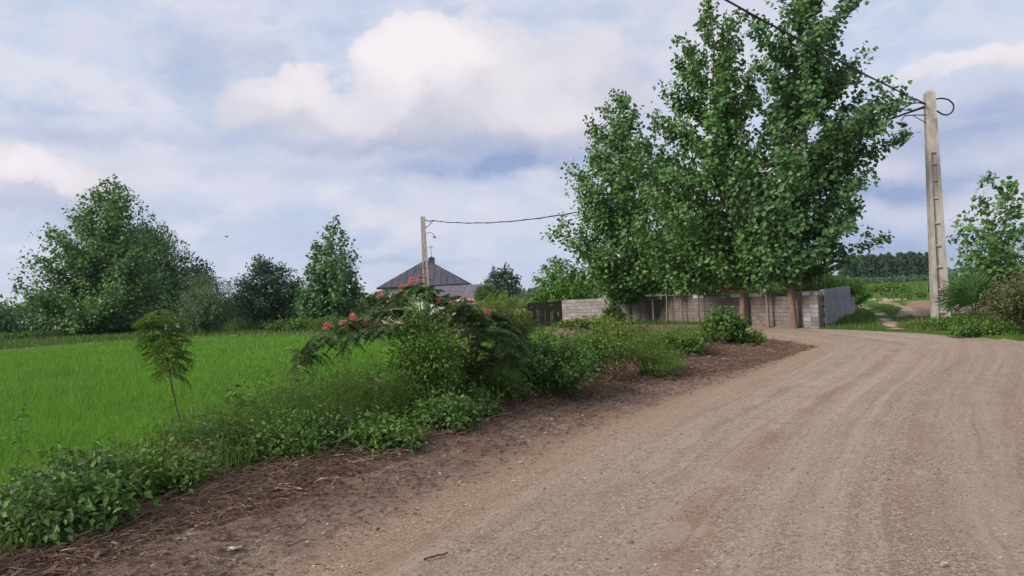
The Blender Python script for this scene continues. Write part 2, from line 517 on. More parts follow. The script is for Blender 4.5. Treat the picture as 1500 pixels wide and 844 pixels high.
N_ = gp([(1196, 505), (1120, 493), (1000, 485), (900, 484)]) + gp([(800, 485), (700, 487), (580, 488), (450, 490), (300, 493), (150, 501), (0, 514), (-150, 525)], -.25)
yN = curve(sorted(N_ + [(12, 17.5), (-60, 38), (-3000, 38)]), 0)      # lane, near edge
F_ = [(10.95, 26.2), (9.76, 30.4), (7.6, 34.6), (6.1, 36.6), (4.6, 37.6), (1.7, 38.4), (.6, 41.6)] + [(x - .3, y + 2.4) for x, y in N_ if x < -1]
yF = curve(sorted(F_ + [(11.5, 24.2), (12.0, 22.0), (12.3, 19), (12.6, 17), (13.0, 14.5), (13.6, 10), (14.5, 4), (16, -6), (3000, -6), (-60, 40.4), (-3000, 40.4)]), 0)  # far edge of road and lane


def sst(v, a, b):
    t = np.clip((v - a) / (b - a), 0, 1)
    return t * t * (3 - 2 * t)


def vnoise(x, y, seed=0):
    """cheap smooth value noise"""
    xi, yi = np.floor(x), np.floor(y)
    fx, fy = x - xi, y - yi
    def h(a, b):
        v = np.sin(a * 127.1 + b * 311.7 + seed * 74.7) * 43758.5453
        return v - np.floor(v)
    ux, uy = fx * fx * (3 - 2 * fx), fy * fy * (3 - 2 * fy)
    return (h(xi, yi) * (1 - ux) + h(xi + 1, yi) * ux) * (1 - uy) + (h(xi, yi + 1) * (1 - ux) + h(xi + 1, yi + 1) * ux) * uy


def island(x, y):
    return (x < xE(y)) & (y < yN(x))


def terrain(x, y):
    x, y = np.asarray(x, float), np.asarray(y, float)
    left = sst(x, 2.0, -6.0)
    z = -0.25 * left * sst(y, 30, 40)
    # bank between road and rice, then the low rice field
    d = xE(y) - x
    wE = np.maximum(xE(y) - xR(y), 0.6)
    t = np.clip(d / wE, 0, 3)
    edge = np.minimum(sst(yN(x) - y, -0.2, 0.9), 1)
    bank = 0.14 * sst(t, 0.02, 0.35) * sst(t, 1.0, 0.6) - 0.36 * sst(t, 0.75, 1.05)
    z = np.where(y < yN(x) + 0.4, z * (1 - edge) + edge * bank, z)
    on_bank = edge * sst(t, 0.0, 0.1) * sst(t, 1.15, 0.9)
    z = z + on_bank * 0.05 * (vnoise(x * 3.1, y * 3.1) - 0.5) + on_bank * 0.035 * (vnoise(x * 9, y * 9, 3) - 0.5)
    # shallow wheel ruts and lumps in the road
    u = x - xE(y)
    rd = sst(u, -0.1, 0.4) * sst(yF(x) - y, -0.2, 0.6) * sst(y, 60, 30)
    z = z + rd * (0.022 * np.sin(u * 2.1 + 0.6) * sst(u, 0, 1) + 0.03 * (vnoise(x * .8, y * .5, 5) - .5) + 0.012 * (vnoise(x * 3.3, y * 2.2, 8) - .5) + 0.02 * np.exp(-((u - .35) / .25) ** 2))
    # ground beyond the road on the right
    g = sst(y - yF(x), 0.0, 1.5) * sst(x, 5, 11)
    z = z + g * (0.10 * (vnoise(x * .5, y * .35, 2) - .35) + 0.06 * (vnoise(x * 1.7, y * 1.7, 4) - .5))
    return z


def spaced(a, b, d0, grow):
    out, v, d = [a], a, d0
    while v < b:
        v += d
        d *= grow
        out.append(v)
    return out


gx = np.array(sorted([-v for v in spaced(9.0, 3200, 0.12, 1.055)][1:]) + list(np.arange(-9.0, 12.0, 0.075)) + spaced(12.0, 3200, 0.09, 1.06))
gy = np.array([-30, -12, -6, -3, -1, 0.5, 1.5, 2.2] + list(np.arange(2.8, 9, 0.045)) + spaced(9.0, 62, 0.05, 1.0075) + spaced(62.5, 3600, 0.5, 1.07))
XX, YY = np.meshgrid(gx, gy)
ZZ = terrain(XX, YY)
nx, ny = len(gx), len(gy)
cx, cy = (XX[:-1, :-1] + XX[1:, 1:]) / 2, (YY[:-1, :-1] + YY[1:, 1:]) / 2
wob = 0.28 * (vnoise(cx * 1.1, cy * 1.1, 21) - .5) + 0.16 * (vnoise(cx * 4, cy * 4, 22) - .5)
isl = island(cx + wob * .5, cy)
kind = np.zeros(cx.shape, int)                                        # 0 grassland
far_field = (cx > cy * .40) & (cy > 54) & (cy < 212)
kind[far_field] = 5
kind[(cx > 16.9 + (cy - 32.7) * .567 + wob) & (cx < 60) & (cy > 30.5 + wob * 3) & (cy < 51.5 + wob * 4)] = 4   # ploughed field
road = (cx >= xL(np.minimum(cy, 19.2)) + .12 + wob * .7) & (cy < yF(cx) + wob) & (cy < 32) & (cx > -8)
lane = (cy >= yN(cx) + wob * .6) & (cy < yF(cx) + wob * .6) & (cx < 9.5) & (cx > -64)
kind[road | lane] = 1
kind[(cx < xE(np.minimum(cy, 19.5)) + .8) & (cy < yN(cx) + .5) & (cy < 64) & (cx > -64) & ~road & ~lane] = 2
kind[(cx < xR(cy) + wob * .3) & (cx > -60) & (cy < yN(cx) - .35) & ~road & ~lane] = 3


def trackd(x, y):
    # two worn wheel tracks running away over the grass
    c = np.interp(y, [20, 23.75, 29.8, 35.9, 50.3, 63.5, 120], [11.6, 12.8, 15.6, 18.5, 24.3, 30, 56])
    u = x - c
    return np.minimum(np.abs(u + .55 + .02 * (y - 24)), np.abs(u - .65 - .02 * (y - 24)))


tr = (trackd(cx, cy) < 0.24 + wob * .9) & (cy > yF(cx)) & (cy > 24.5) & (cy < 66) & (vnoise(cx * .7, cy * .35, 31) > .30)
tr |= (np.hypot((cx - 28.8) / 1.3, (cy - 59) / 4) < 1 + wob) 
kind[tr] = 6


def ground_mesh(name, k, mat, label=None, cat=None):
    m = kind == k
    jj, ii = np.nonzero(m)
    q = np.stack([jj * nx + ii, jj * nx + ii + 1, (jj + 1) * nx + ii + 1, (jj + 1) * nx + ii], 1)
    used, inv = np.unique(q, return_inverse=True)
    V = np.stack([XX.ravel()[used], YY.ravel()[used], ZZ.ravel()[used]], 1)
    mb = MB()
    mb.add(V, inv.reshape(-1, 4), 0.5)
    o = mb.build(name, mat, smooth=True)
    me = o.data
    for nm, vals in (('across', V[:, 0] - xE(V[:, 1])), ('along', V[:, 1] + .35 * V[:, 0])):
        a = me.attributes.new(nm, 'FLOAT', 'POINT')
        a.data.foreach_set('value', vals.astype(np.float32))
    o['kind'] = 'structure'
    return o


def road_mat():
    m, N, b, o = new_mat('dirt_road')
    ac = N.n('ShaderNodeAttribute', attribute_name='across').outputs['Fac']
    al = N.n('ShaderNodeAttribute', attribute_name='along').outputs['Fac']
    pos = N.n('ShaderNodeNewGeometry').outputs['Position']
    big = N.noise(pos, 0.45, 4, .6)
    acw = N.m('ADD', ac, N.m('MULTIPLY', N.m('SUBTRACT', big, .5), .35))
    streak = N.noise(N.comb(N.m('MULTIPLY', acw, 2.6), N.m('MULTIPLY', al, .05), 0.0), 1.0, 6, .62)
    streak2 = N.noise(N.comb(N.m('MULTIPLY', acw, 8.0), N.m('MULTIPLY', al, .14), 3.0), 1.0, 6, .62)
    grit = N.noise(pos, 22, 6, .78)
    grit2 = N.noise(pos, 48, 5, .8)
    grey, tan, red, dark = (0.385, 0.312, 0.235), (0.325, 0.236, 0.163), (0.265, 0.172, 0.115), (0.18, 0.135, 0.10)
    c = N.mix(N.step(streak, .38, .60), tan, grey)
    c = N.mix(N.step(streak2, .50, .70, 0, .7), c, red)
    c = N.mix(N.step(streak2, .46, .28, 0, .4), c, (0.44, 0.385, 0.31))
    c = N.mix(N.step(N.noise(pos, 1.3, 6, .68), .50, .70, 0, .4), c, (0.255, 0.19, 0.145))
    c = N.mix(N.step(N.noise(pos, 6.0, 6, .7), .54, .72, 0, .35), c, (0.47, 0.415, 0.35))
    # the right half is browner and less worn to grey
    c = N.mix(N.step(acw, 3.2, 6.5, 0, .45), c, (0.27, 0.20, 0.15))
    # loose orange soil thrown to the road's edge
    edge = N.step(N.m('ADD', ac, N.m('MULTIPLY', N.m('SUBTRACT', streak, .5), 1.2)), .95, .15)
    c = N.mix(N.m('MULTIPLY', edge, .8), c, (0.315, 0.205, 0.132))
    c = N.mix(N.step(N.m('ADD', ac, N.m('MULTIPLY', N.m('SUBTRACT', N.noise(pos, 5, 6, .7), .5), .9)), .05, -.55, 0, .9), c, (0.205, 0.142, 0.104))
    c = N.mix(N.step(N.m('ADD', ac, N.m('MULTIPLY', N.noise(pos, 9, 6, .75), .9)), .1, -.6, 0, .75), c, (0.175, 0.108, 0.076))
    for off, wid, amt in ((1.35, .18, .5), (2.25, .36, .8), (3.1, .16, .4), (3.9, .28, .5), (4.9, .3, .45), (6.3, .3, .4)):
        band = N.step(N.m('ABSOLUTE', N.m('SUBTRACT', acw, off)), wid, .0)
        band = N.m('MULTIPLY', band, N.step(N.noise(pos, .9, 4, .6), .35, .6))
        c = N.mix(N.m('MULTIPLY', band, amt), c, (0.255, 0.155, 0.105))
    patch = N.m('MULTIPLY', N.step(N.noise(pos, .7, 5, .6), .36, .62, .5, .95), N.step(N.m('ADD', N.m('MULTIPLY', streak, .6), N.m('MULTIPLY', streak2, .4)), .60, .42, .30, 1.0))
    c = N.mix(N.m('MULTIPLY', N.step(grit, .53, .60, 0, .65), patch), c, (0.50, 0.455, 0.385))
    c = N.mix(N.m('MULTIPLY', N.step(grit, .47, .40, 0, .75), patch), c, dark)
    c = N.mix(N.m('MULTIPLY', N.step(grit2, .54, .60, 0, .75), patch), c, (0.60, 0.555, 0.49))
    c = N.mix(N.m('MULTIPLY', N.step(grit2, .46, .40, 0, .85), patch), c, (0.11, 0.085, 0.065))
    N.set(b.inputs['Base Color'], c)
    b.inputs['Roughness'].default_value = .95
    b.inputs['Specular IOR Level'].default_value = .1
    bn = N.n('ShaderNodeBump')
    bn.inputs['Strength'].default_value = .95
    bn.inputs['Distance'].default_value = .03
    h = N.m('ADD', N.m('MULTIPLY', grit, .7), N.m('ADD', N.m('MULTIPLY', grit2, .35), N.m('MULTIPLY', streak2, .8)))
    N.set(bn.inputs['Height'], h)
    N.t.links.new(bn.outputs[0], b.inputs['Normal'])
    return m


def soil_mat(name, cols, scale=1.0, bump=.8, rough=.95):
    m, N, b, o = new_mat(name)
    pos = N.n('ShaderNodeNewGeometry').outputs['Position']
    n1 = N.noise(pos, 2.2 * scale, 6, .65)
    n2 = N.noise(pos, 14 * scale, 6, .7)
    n3 = N.noise(pos, 60 * scale, 4, .75)
    c = N.mix(N.step(n1, .38, .62), cols[0], cols[1])
    c = N.mix(N.step(n2, .48, .66, 0, .8), c, cols[2])
    c = N.mix(N.step(n3, .58, .70, 0, .5), c, cols[3])
    N.set(b.inputs['Base Color'], c)
    b.inputs['Roughness'].default_value = rough
    b.inputs['Specular IOR Level'].default_value = .1
    bn = N.n('ShaderNodeBump')
    bn.inputs['Strength'].default_value = bump
    bn.inputs['Distance'].default_value = .04
    N.set(bn.inputs['Height'], N.m('ADD', n2, N.m('MULTIPLY', n3, .5)))
    N.t.links.new(bn.outputs[0], b.inputs['Normal'])
    return m


M['road'] = road_mat()
ground_mesh('ground', 0, soil_mat('grassland', [(0.055, 0.10, 0.022), (0.085, 0.135, 0.03), (0.075, 0.12, 0.028), (0.17, 0.14, 0.07)]))
ground_mesh('dirt_road', 1, M['road'])
ground_mesh('roadside_bank', 2, soil_mat('bank_soil', [(0.165, 0.105, 0.077), (0.23, 0.155, 0.115), (0.11, 0.070, 0.051), (0.31, 0.23, 0.175)], 1.4))
ground_mesh('paddy_mud', 3, soil_mat('paddy_mud', [(0.060, 0.13, 0.018), (0.075, 0.16, 0.022), (0.065, 0.14, 0.02), (0.09, 0.19, 0.03)], 1.0, .4))
ground_mesh('ploughed_field', 4, soil_mat('ploughed_soil', [(0.25, 0.165, 0.115), (0.30, 0.205, 0.145), (0.20, 0.13, 0.09), (0.26, 0.19, 0.12)], .5))
ground_mesh('crop_field', 5, soil_mat('crop_green', [(0.045, 0.125, 0.025), (0.065, 0.16, 0.03), (0.04, 0.10, 0.025), (0.09, 0.15, 0.04)], .12))
ground_mesh('sandy_track', 6, soil_mat('track_sand', [(0.42, 0.33, 0.23), (0.47, 0.38, 0.27), (0.33, 0.25, 0.16), (0.24, 0.22, 0.1)], 1.0))


def tz(x, y):
    return float(terrain(np.array([x]), np.array([y]))[0])


# ------------------------------------------------------------------ vegetation builders
def make_tree(name, label, cat, px, Y, outline, leaf, n_leaf, leaf_size, bark, trunk_r, tpl='poplar', group=None, n_branch=60, rise=0.9, lean_px=0,
              clump=0.16, droop=0.4, trunk_top=0.96, depth=0.9, sides=8, seed=0, z0=None, wood_to=1.0, fork=None, ref=None):
    """tree whose crown fills the volume of revolution given by its width at several heights (outline: row, left, right in photograph pixels)"""
    global rng
    keep = rng
    rng = np.random.default_rng(100 + seed)
    if ref:            # sizes were set for a tree standing at distance ref
        leaf_size, clump, trunk_r = leaf_size * Y / ref, clump * Y / ref, trunk_r * Y / ref
    rows_ = max(o[0] for o in outline)
    bx = P(px, rows_ + 30, Y)[0]
    bz = (tz(bx, Y) if z0 is None else z0)
    ol = np.array(sorted(outline, key=lambda o: -o[0]), float)
    pl_ = np.array([P(o[1], o[0], Y) for o in ol])
    pr_ = np.array([P(o[2], o[0], Y) for o in ol])
    hz = (pl_[:, 2] + pr_[:, 2]) / 2 - bz
    xl, xr = pl_[:, 0] - bx, pr_[:, 0] - bx
    Hh = hz[-1]
    cxh = lambda h: np.interp(h, hz, (xl + xr) / 2)
    rh = lambda h: np.interp(h, hz, (xr - xl) / 2) * 1.10
    root = empty(name, (bx, Y, bz - 0.03), label, cat, group)
    wood, fol = MB(), MB()
    # trunk follows the crown's middle towards the top
    k = 9
    hs = np.linspace(0, Hh * trunk_top, k)
    tx = np.array([cxh(max(h, hz[0])) for h in hs]) * sst(hs, hz[0] * .7, Hh) + rng.normal(0, .03, k) * Hh / 10 * (hs > 0)
    ty = rng.normal(0, .03, k) * Hh / 10 * (hs > 0)
    tp = np.stack([tx, ty, hs], 1)
    rad = trunk_r * (1 - .88 * hs / (Hh * trunk_top)) ** .9
    rad[0] *= 1.25
    wood.tube(tp, rad, sides)
    def trunk_at(h):
        return np.array([np.interp(h, hs, tx), np.interp(h, hs, ty), h])
    wgt = []
    hh = np.linspace(hz[0], Hh * .985, 60)
    rr = rh(hh)
    cdf = np.cumsum(rr + 0.15 * rr.max())
    cdf /= cdf[-1]
    pts_leaf, w_leaf, out_leaf = [], [], []
    for i in range(n_branch):
        ht = np.interp((i + rng.random()) / n_branch, cdf, hh)
        az_ = i * 2.39996 + rng.normal(0, .4)
        rt = rh(ht) * (0.38 + 0.64 * math.sqrt(rng.random()))
        c = np.array([cxh(ht), 0, ht])
        tip = c + np.array([math.cos(az_) * rt, math.sin(az_) * rt * depth, 0])
        h0 = max(hz[0] * .75, ht - rise * rt * (0.8 + .4 * rng.random()) - .15 * rng.random())
        s = trunk_at(h0)
        mid = s * .5 + tip * .5 + np.array([0, 0, -0.06 * rt]) + rng.normal(0, .05, 3) * rt
        u = np.linspace(0, 1, 6)[:, None]
        bp = (1 - u) ** 2 * s + 2 * u * (1 - u) * mid + u ** 2 * tip
        br = max(.008, trunk_r * .28 * (1 - .6 * h0 / Hh))
        wood.tube(bp, np.linspace(br, .004, 6), 4)
        L = np.linalg.norm(tip - s)
        nt = max(3, int(4 + L * 4))
        for j in range(nt):
            uu = .22 + .78 * (j + rng.random()) / nt
            p = (1 - uu) ** 2 * s + 2 * uu * (1 - uu) * mid + uu ** 2 * tip
            d = rng.normal(0, 1, 3) + np.array([0, 0, .7])
            d = d / np.linalg.norm(d) * (.12 + .28 * rng.random()) * (0.5 + .2 * min(rt, 3)) * max(1, clump / .15)
            q = p + d
            if j % 2 == 0:
                wood.tube(np.array([p, q]), [.007, .003], 3)
            pts_leaf.append(np.linspace(p, q, 4)[1:])
            pts_leaf.append(np.repeat(q[None], 3, 0))
    PL = np.concatenate(pts_leaf)
    idx = rng.integers(0, len(PL), n_leaf)
    p = PL[idx] + rng.normal(0, clump, (n_leaf, 3))
    # shed what lies far outside the outline
    hcl = np.clip(p[:, 2], hz[0], Hh)
    rad_ = np.hypot((p[:, 0] - cxh(hcl)), p[:, 1] / depth)
    ok = (rad_ < rh(hcl) * 1.06 + clump * .8) & (p[:, 2] < Hh + clump * .8) & (p[:, 2] > hz[0] - .25)
    gap = vnoise(p[:, 0] * 1.05 / max(clump * 7, .5) + p[:, 1] * .6, p[:, 2] * 1.05 / max(clump * 7, .5) - p[:, 1] * .5, seed + 60)
    ok &= (gap > .28) | (rng.random(n_leaf) < .3)
    p = p[ok]
    n = len(p)
    outw = np.stack([p[:, 0] - cxh(p[:, 2]), p[:, 1], np.zeros(n)], 1)
    outw = norm(outw)
    D = outw * .5 + rng.normal(0, .8, (n, 3)) + np.array([0, 0, -droop])
    N = outw * .5 + rng.normal(0, .5, (n, 3)) + np.array([0, 0, .8])
    ls = leaf_size * (0.7 + .6 * rng.random(n))
    wr = {'poplar': .95, 'kite': .6, 'oval': .6, 'lance': .25}[tpl]
    # neighbouring leaves share tone in loose clumps
    tone = np.clip(.5 * rng.random(n) + .5 * vnoise(p[:, 0] * 1.3 + p[:, 1], p[:, 2] * 1.3, seed), 0, .84)
    tone = np.where(rng.random(n) < .06, .95, tone)
    leaves(fol, p, D, N, ls, ls * wr, tpl, tone)
    wood.build('trunk', bark, root, smooth=True)
    f = fol.build('crown', leaf, root)
    f['kind'] = 'stuff'
    rng = keep
    return root


def make_bush(name, label, base, rx, ry, h, n_leaf, leaf, ls, tpl='oval', cat='bush', group=None, stems=26, clump=.05, droop=.25, wr=None, seed=0, lo=.15, lean=(0, 0), stem_r=.006, spread=1.0):
    global rng
    keep = rng
    rng = np.random.default_rng(500 + seed)
    root = empty(name, base, label, cat, group)
    wood, fol = MB(), MB()
    PL = []
    for i in range(stems):
        a = i * 2.39996 + rng.normal(0, .3)
        rr = math.sqrt((i + .5) / stems) * spread
        top = h * (0.62 + .45 * rng.random()) * (1 - .55 * rr ** 2)
        tip = np.array([math.cos(a) * rx * rr + lean[0] * top, math.sin(a) * ry * rr + lean[1] * top, max(top, .12 * h)])
        s = np.array([math.cos(a) * rx * rr * .35, math.sin(a) * ry * rr * .35, -.03])
        mid = s * .45 + tip * .55 + np.array([0, 0, .22 * h * rr])
        u = np.linspace(0, 1, 6)[:, None]
        bp = (1 - u) ** 2 * s + 2 * u * (1 - u) * mid + u ** 2 * tip
        wood.tube(bp, np.linspace(stem_r, stem_r * .35, 6), 4)
        uu = np.sqrt(rng.random(14)) * (1 - lo) + lo
        uu = uu[:, None]
        PL.append((1 - uu) ** 2 * s + 2 * uu * (1 - uu) * mid + uu ** 2 * tip)
    PL = np.concatenate(PL)
    p = PL[rng.integers(0, len(PL), n_leaf)] + rng.normal(0, 1, (n_leaf, 3)) * clump
    p[:, 2] = np.maximum(p[:, 2], .02)
    n = n_leaf
    outw = norm(np.stack([p[:, 0], p[:, 1], .3 * np.ones(n) * h], 1))
    D = outw * .6 + rng.normal(0, .7, (n, 3)) + np.array([0, 0, -droop])
    N = outw * .5 + rng.normal(0, .5, (n, 3)) + np.array([0, 0, .75])
    l = ls * (.6 + .7 * rng.random(n))
    w = wr if wr else {'poplar': .9, 'kite': .6, 'oval': .62, 'lance': .22}[tpl]
    tone = np.clip(.55 * rng.random(n) + .45 * vnoise(p[:, 0] * 4 / max(rx, .3), p[:, 2] * 4 / max(h, .3), seed), 0, .84)
    tone = np.where(rng.random(n) < .07, .95, tone)
    leaves(fol, p, D, N, l, l * w, tpl, tone)
    wood.build('stem', M['stem'], root)['kind'] = 'stuff'
    fol.build('foliage', leaf, root)['kind'] = 'stuff'
    rng = keep
    return root


def frond(fol, stem, p, d, length, pairs, pin, droop, leaflets=0, wid=.2, rnd=None):
    """a pinnate leaf: rachis with pairs of pinnae; with leaflets > 0 every pinna is itself feathered"""
    p, d = np.array(p, float), np.array(d, float)
    d /= np.linalg.norm(d)
    k = 7
    u = np.linspace(0, 1, k)
    pts = p + d * (u * length)[:, None] + np.array([0, 0, -1.0]) * (droop * length * u ** 2)[:, None]
    stem.tube(pts, np.linspace(.004, .0015, k), 3)
    side = np.cross(d, (0, 0, 1.0))
    side /= np.linalg.norm(side) + 1e-9
    side = side + np.array([0, 0, rng.normal(0, .25)])
    q, Dd, Nn, Ll = [], [], [], []
    for i in range(pairs):
        t = .12 + .88 * (i + .5) / pairs
        c = np.array([np.interp(t, u, pts[:, a]) for a in range(3)])
        f = d - np.array([0, 0, 2 * droop * t])
        f /= np.linalg.norm(f)
        size = pin * (0.55 + .75 * math.sin(math.pi * min(1, t * .9 + .1)))
        for s in (-1, 1):
            dd = side * s * .9 + f * .45 + np.array([0, 0, -.25]) + rng.normal(0, .08, 3)
            dd /= np.linalg.norm(dd)
            if leaflets:
                tt = (np.arange(leaflets) + .5) / leaflets
                pc = c + dd * (tt * size)[:, None] + np.array([0, 0, -1]) * (.25 * size * tt ** 2)[:, None]
                s2 = np.cross(dd, (0, 0, 1.0))
                s2 /= np.linalg.norm(s2) + 1e-9
                for e in (-1, 1):
                    q.append(pc)
                    Dd.append(np.repeat((s2 * e + dd * .5)[None], leaflets, 0))
                    Nn.append(np.repeat(np.array([[0, 0, 1.0]]), leaflets, 0) + rng.normal(0, .2, (leaflets, 3)))
                    Ll.append(np.full(leaflets, size * .16))
            else:
                q.append(c[None]); Dd.append(dd[None]); Nn.append(np.array([[0, 0, 1.0]]) + rng.normal(0, .3, (1, 3))); Ll.append(np.array([size]))
    q, Dd, Nn, Ll = map(np.concatenate, (q, Dd, Nn, Ll))
    leaves(fol, q, Dd, Nn, Ll, Ll * (wid if not leaflets else .42), 'lance', np.clip((rnd if rnd is not None else rng.random()) + rng.normal(0, .1, len(q)), 0, 1))


# ------------------------------------------------------------------ walls of concrete blocks
def block_mesh(name, w, d, h, mat):
    mb = MB()
    e = 0.004
    # chamfered block, a little irregular
    V, F = [], []
    for s, y in ((1, -d / 2), (1, d / 2)):
        pass
    prof = [(-w / 2, -h / 2), (w / 2, -h / 2), (w / 2, h / 2), (-w / 2, h / 2)]
    rings = [(-d / 2, e), (-d / 2 + e, 0), (d / 2 - e, 0), (d / 2, e)]
    for y, ins in rings:
        for x, z in prof:
            V.append((x - math.copysign(ins, x), y, z - math.copysign(ins, z)))
    V = np.array(V) + rng.normal(0, .003, (16, 3))
    for r_ in range(3):
        for j in range(4):
            j2 = (j + 1) % 4
            F.append((r_ * 4 + j, r_ * 4 + j2, r_ * 4 + 4 + j2, r_ * 4 + 4 + j))
    F += [(3, 2, 1, 0), (12, 13, 14, 15)]
    mb.add(V, F, .5)
    o = mb.build(name, mat)
    me = o.data
    bpy.data.objects.remove(o)
    return me


def block_wall(name, label, p0, p1, h0, h1, mats, bw=.40, bh=.155, th=.16, z0=None, white=(), top_gap=.25, stack=False, rag=.0, rust=0.0, joint=.012):
    """wall from p0 to p1 whose courses stop at the height interpolated from h0 to h1; each block is a part"""
    x0, y0 = p0
    x1, y1 = p1
    L = math.hypot(x1 - x0, y1 - y0)
    a = math.atan2(y1 - y0, x1 - x0)
    zb = (min(tz(x0, y0), tz(x1, y1)) - .06) if z0 is None else z0
    root = empty(name, (x0, y0, zb), label, 'wall', None, a)
    mort = MB()
    nc = int(math.ceil(max(h0, h1) / bh))
    seg = 10
    ms = [block_mesh('block', bw - joint, th, bh - joint, m) for m in mats for _ in range(2)]
    mh = [block_mesh('block', bw / 2 - joint, th, bh - joint, m) for m in mats]
    mwhite = block_mesh('block', bw - .012, th + .004, bh - .012, M['white_block'])
    mrust = block_mesh('block', bw - .012, th + .002, bh - .012, M['block_rust'])
    first = True
    for c in range(nc):
        x = 0.0
        off = (bw / 2 if (c % 2 and not stack) else 0)
        if off:
            x = -bw / 2
        while x < L - .02:
            a0, a1 = max(0, x), min(L, x + bw)
            t = ((a0 + a1) / 2) / L
            top = h0 + (h1 - h0) * t
            w = a1 - a0
            if (c + .5) * bh < top + rag * (R.random() - .5) and w > .06:
                if (c + 1.5) * bh > top and R.random() < top_gap * .4:
                    pass
                else:
                    lastc = (c + 1.5) * bh >= top
                    if lastc and any(u0 <= t <= u1 for u0, u1 in white):
                        me = mwhite
                    elif rust and lastc and R.random() < rust:
                        me = mrust
                    else:
                        me = R.choice(ms) if w > bw * .75 else R.choice(mh)
                    o = bpy.data.objects.new('block', me)
                    COL.objects.link(o)
                    o.parent = root
                    o.location = ((a0 + a1) / 2, R.uniform(-.004, .004), (c + .5) * bh)
                    bwid = bw if w > bw * .75 else bw / 2
                    o.scale = (w / bwid, 1, 1)
            x += bw
    for i in range(seg):
        t0, t1 = i / seg, (i + 1) / seg
        ht = min(h0 + (h1 - h0) * t0, h0 + (h1 - h0) * t1) - bh * .9
        if ht > .1:
            mort.box(L * t0 + (.003 if i == 0 else 0), L * t1 - (.003 if i == seg - 1 else 0), -th / 2 + .014, th / 2 - .014, 0, ht)
    mort.build('mortar', M['mortar'], root)
    return root


CORNER = (11.08, 26.65)
BEND = (7.05, 38.9)
GATE_R = (2.62, 39.55)
GATE_L = (0.78, 39.85)
uxy = np.array(BEND) - np.array(CORNER)
Lw = np.linalg.norm(uxy)
uxy = uxy / Lw


def along(d):
    return (CORNER[0] + uxy[0] * d, CORNER[1] + uxy[1] * d)


def wall_dist(px):
    """distance in front of the brown wall at a picture column"""
    k_ = (px - 750) / FPX + .02 * 0
    best = min(np.linspace(0, Lw, 400), key=lambda d: abs(along(d)[0] / along(d)[1] - ray(px, 470)[0]))
    return along(best)[1]


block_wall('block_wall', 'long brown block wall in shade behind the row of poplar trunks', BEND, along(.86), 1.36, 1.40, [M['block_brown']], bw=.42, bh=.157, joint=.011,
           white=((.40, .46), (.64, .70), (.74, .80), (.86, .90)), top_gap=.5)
block_wall('block_wall', 'pale block wall section right of the dark metal gate', GATE_R, (BEND[0] + .12, BEND[1] + .06), 1.44, 1.42, [M['block_pale']], bw=.52, bh=.178, top_gap=.2)
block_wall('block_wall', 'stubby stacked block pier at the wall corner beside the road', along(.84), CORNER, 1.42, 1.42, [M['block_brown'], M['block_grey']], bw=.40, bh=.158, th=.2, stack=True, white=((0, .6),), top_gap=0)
FARC = P(1248, 421, 37.0)
block_wall('block_wall', 'grey bare block side wall running away beside the grass', (CORNER[0] + .12, CORNER[1] + .12), (FARC[0], FARC[1]), 1.44, 1.44, [M['block_grey']], bw=.40, bh=.165, th=.16, top_gap=0)
block_wall('block_wall', 'pale low wall left of the gate behind the willow leaved shrub', (-2.2, 40.2), (GATE_L[0], GATE_L[1]), 1.38, 1.44, [M['block_pale']], bw=.52, bh=.178, top_gap=0)
a_, b_ = P(395, 470, 70), P(540, 470, 66)
block_wall('block_wall', 'low weathered wall under the far trees beyond the rice field', a_[:2], b_[:2], 1.0, 1.15, [M['block_rust'], M['block_brown']], bw=.8, bh=.25, top_gap=.2)
a_, b_ = P(552, 470, 64), P(612, 470, 58)
block_wall('block_wall', 'stepped tan block wall rising behind the silk tree', a_[:2], b_[:2], 1.05, 1.65, [M['block_pale'], M['block_rust']], bw=.8, bh=.22, top_gap=0, stack=False)


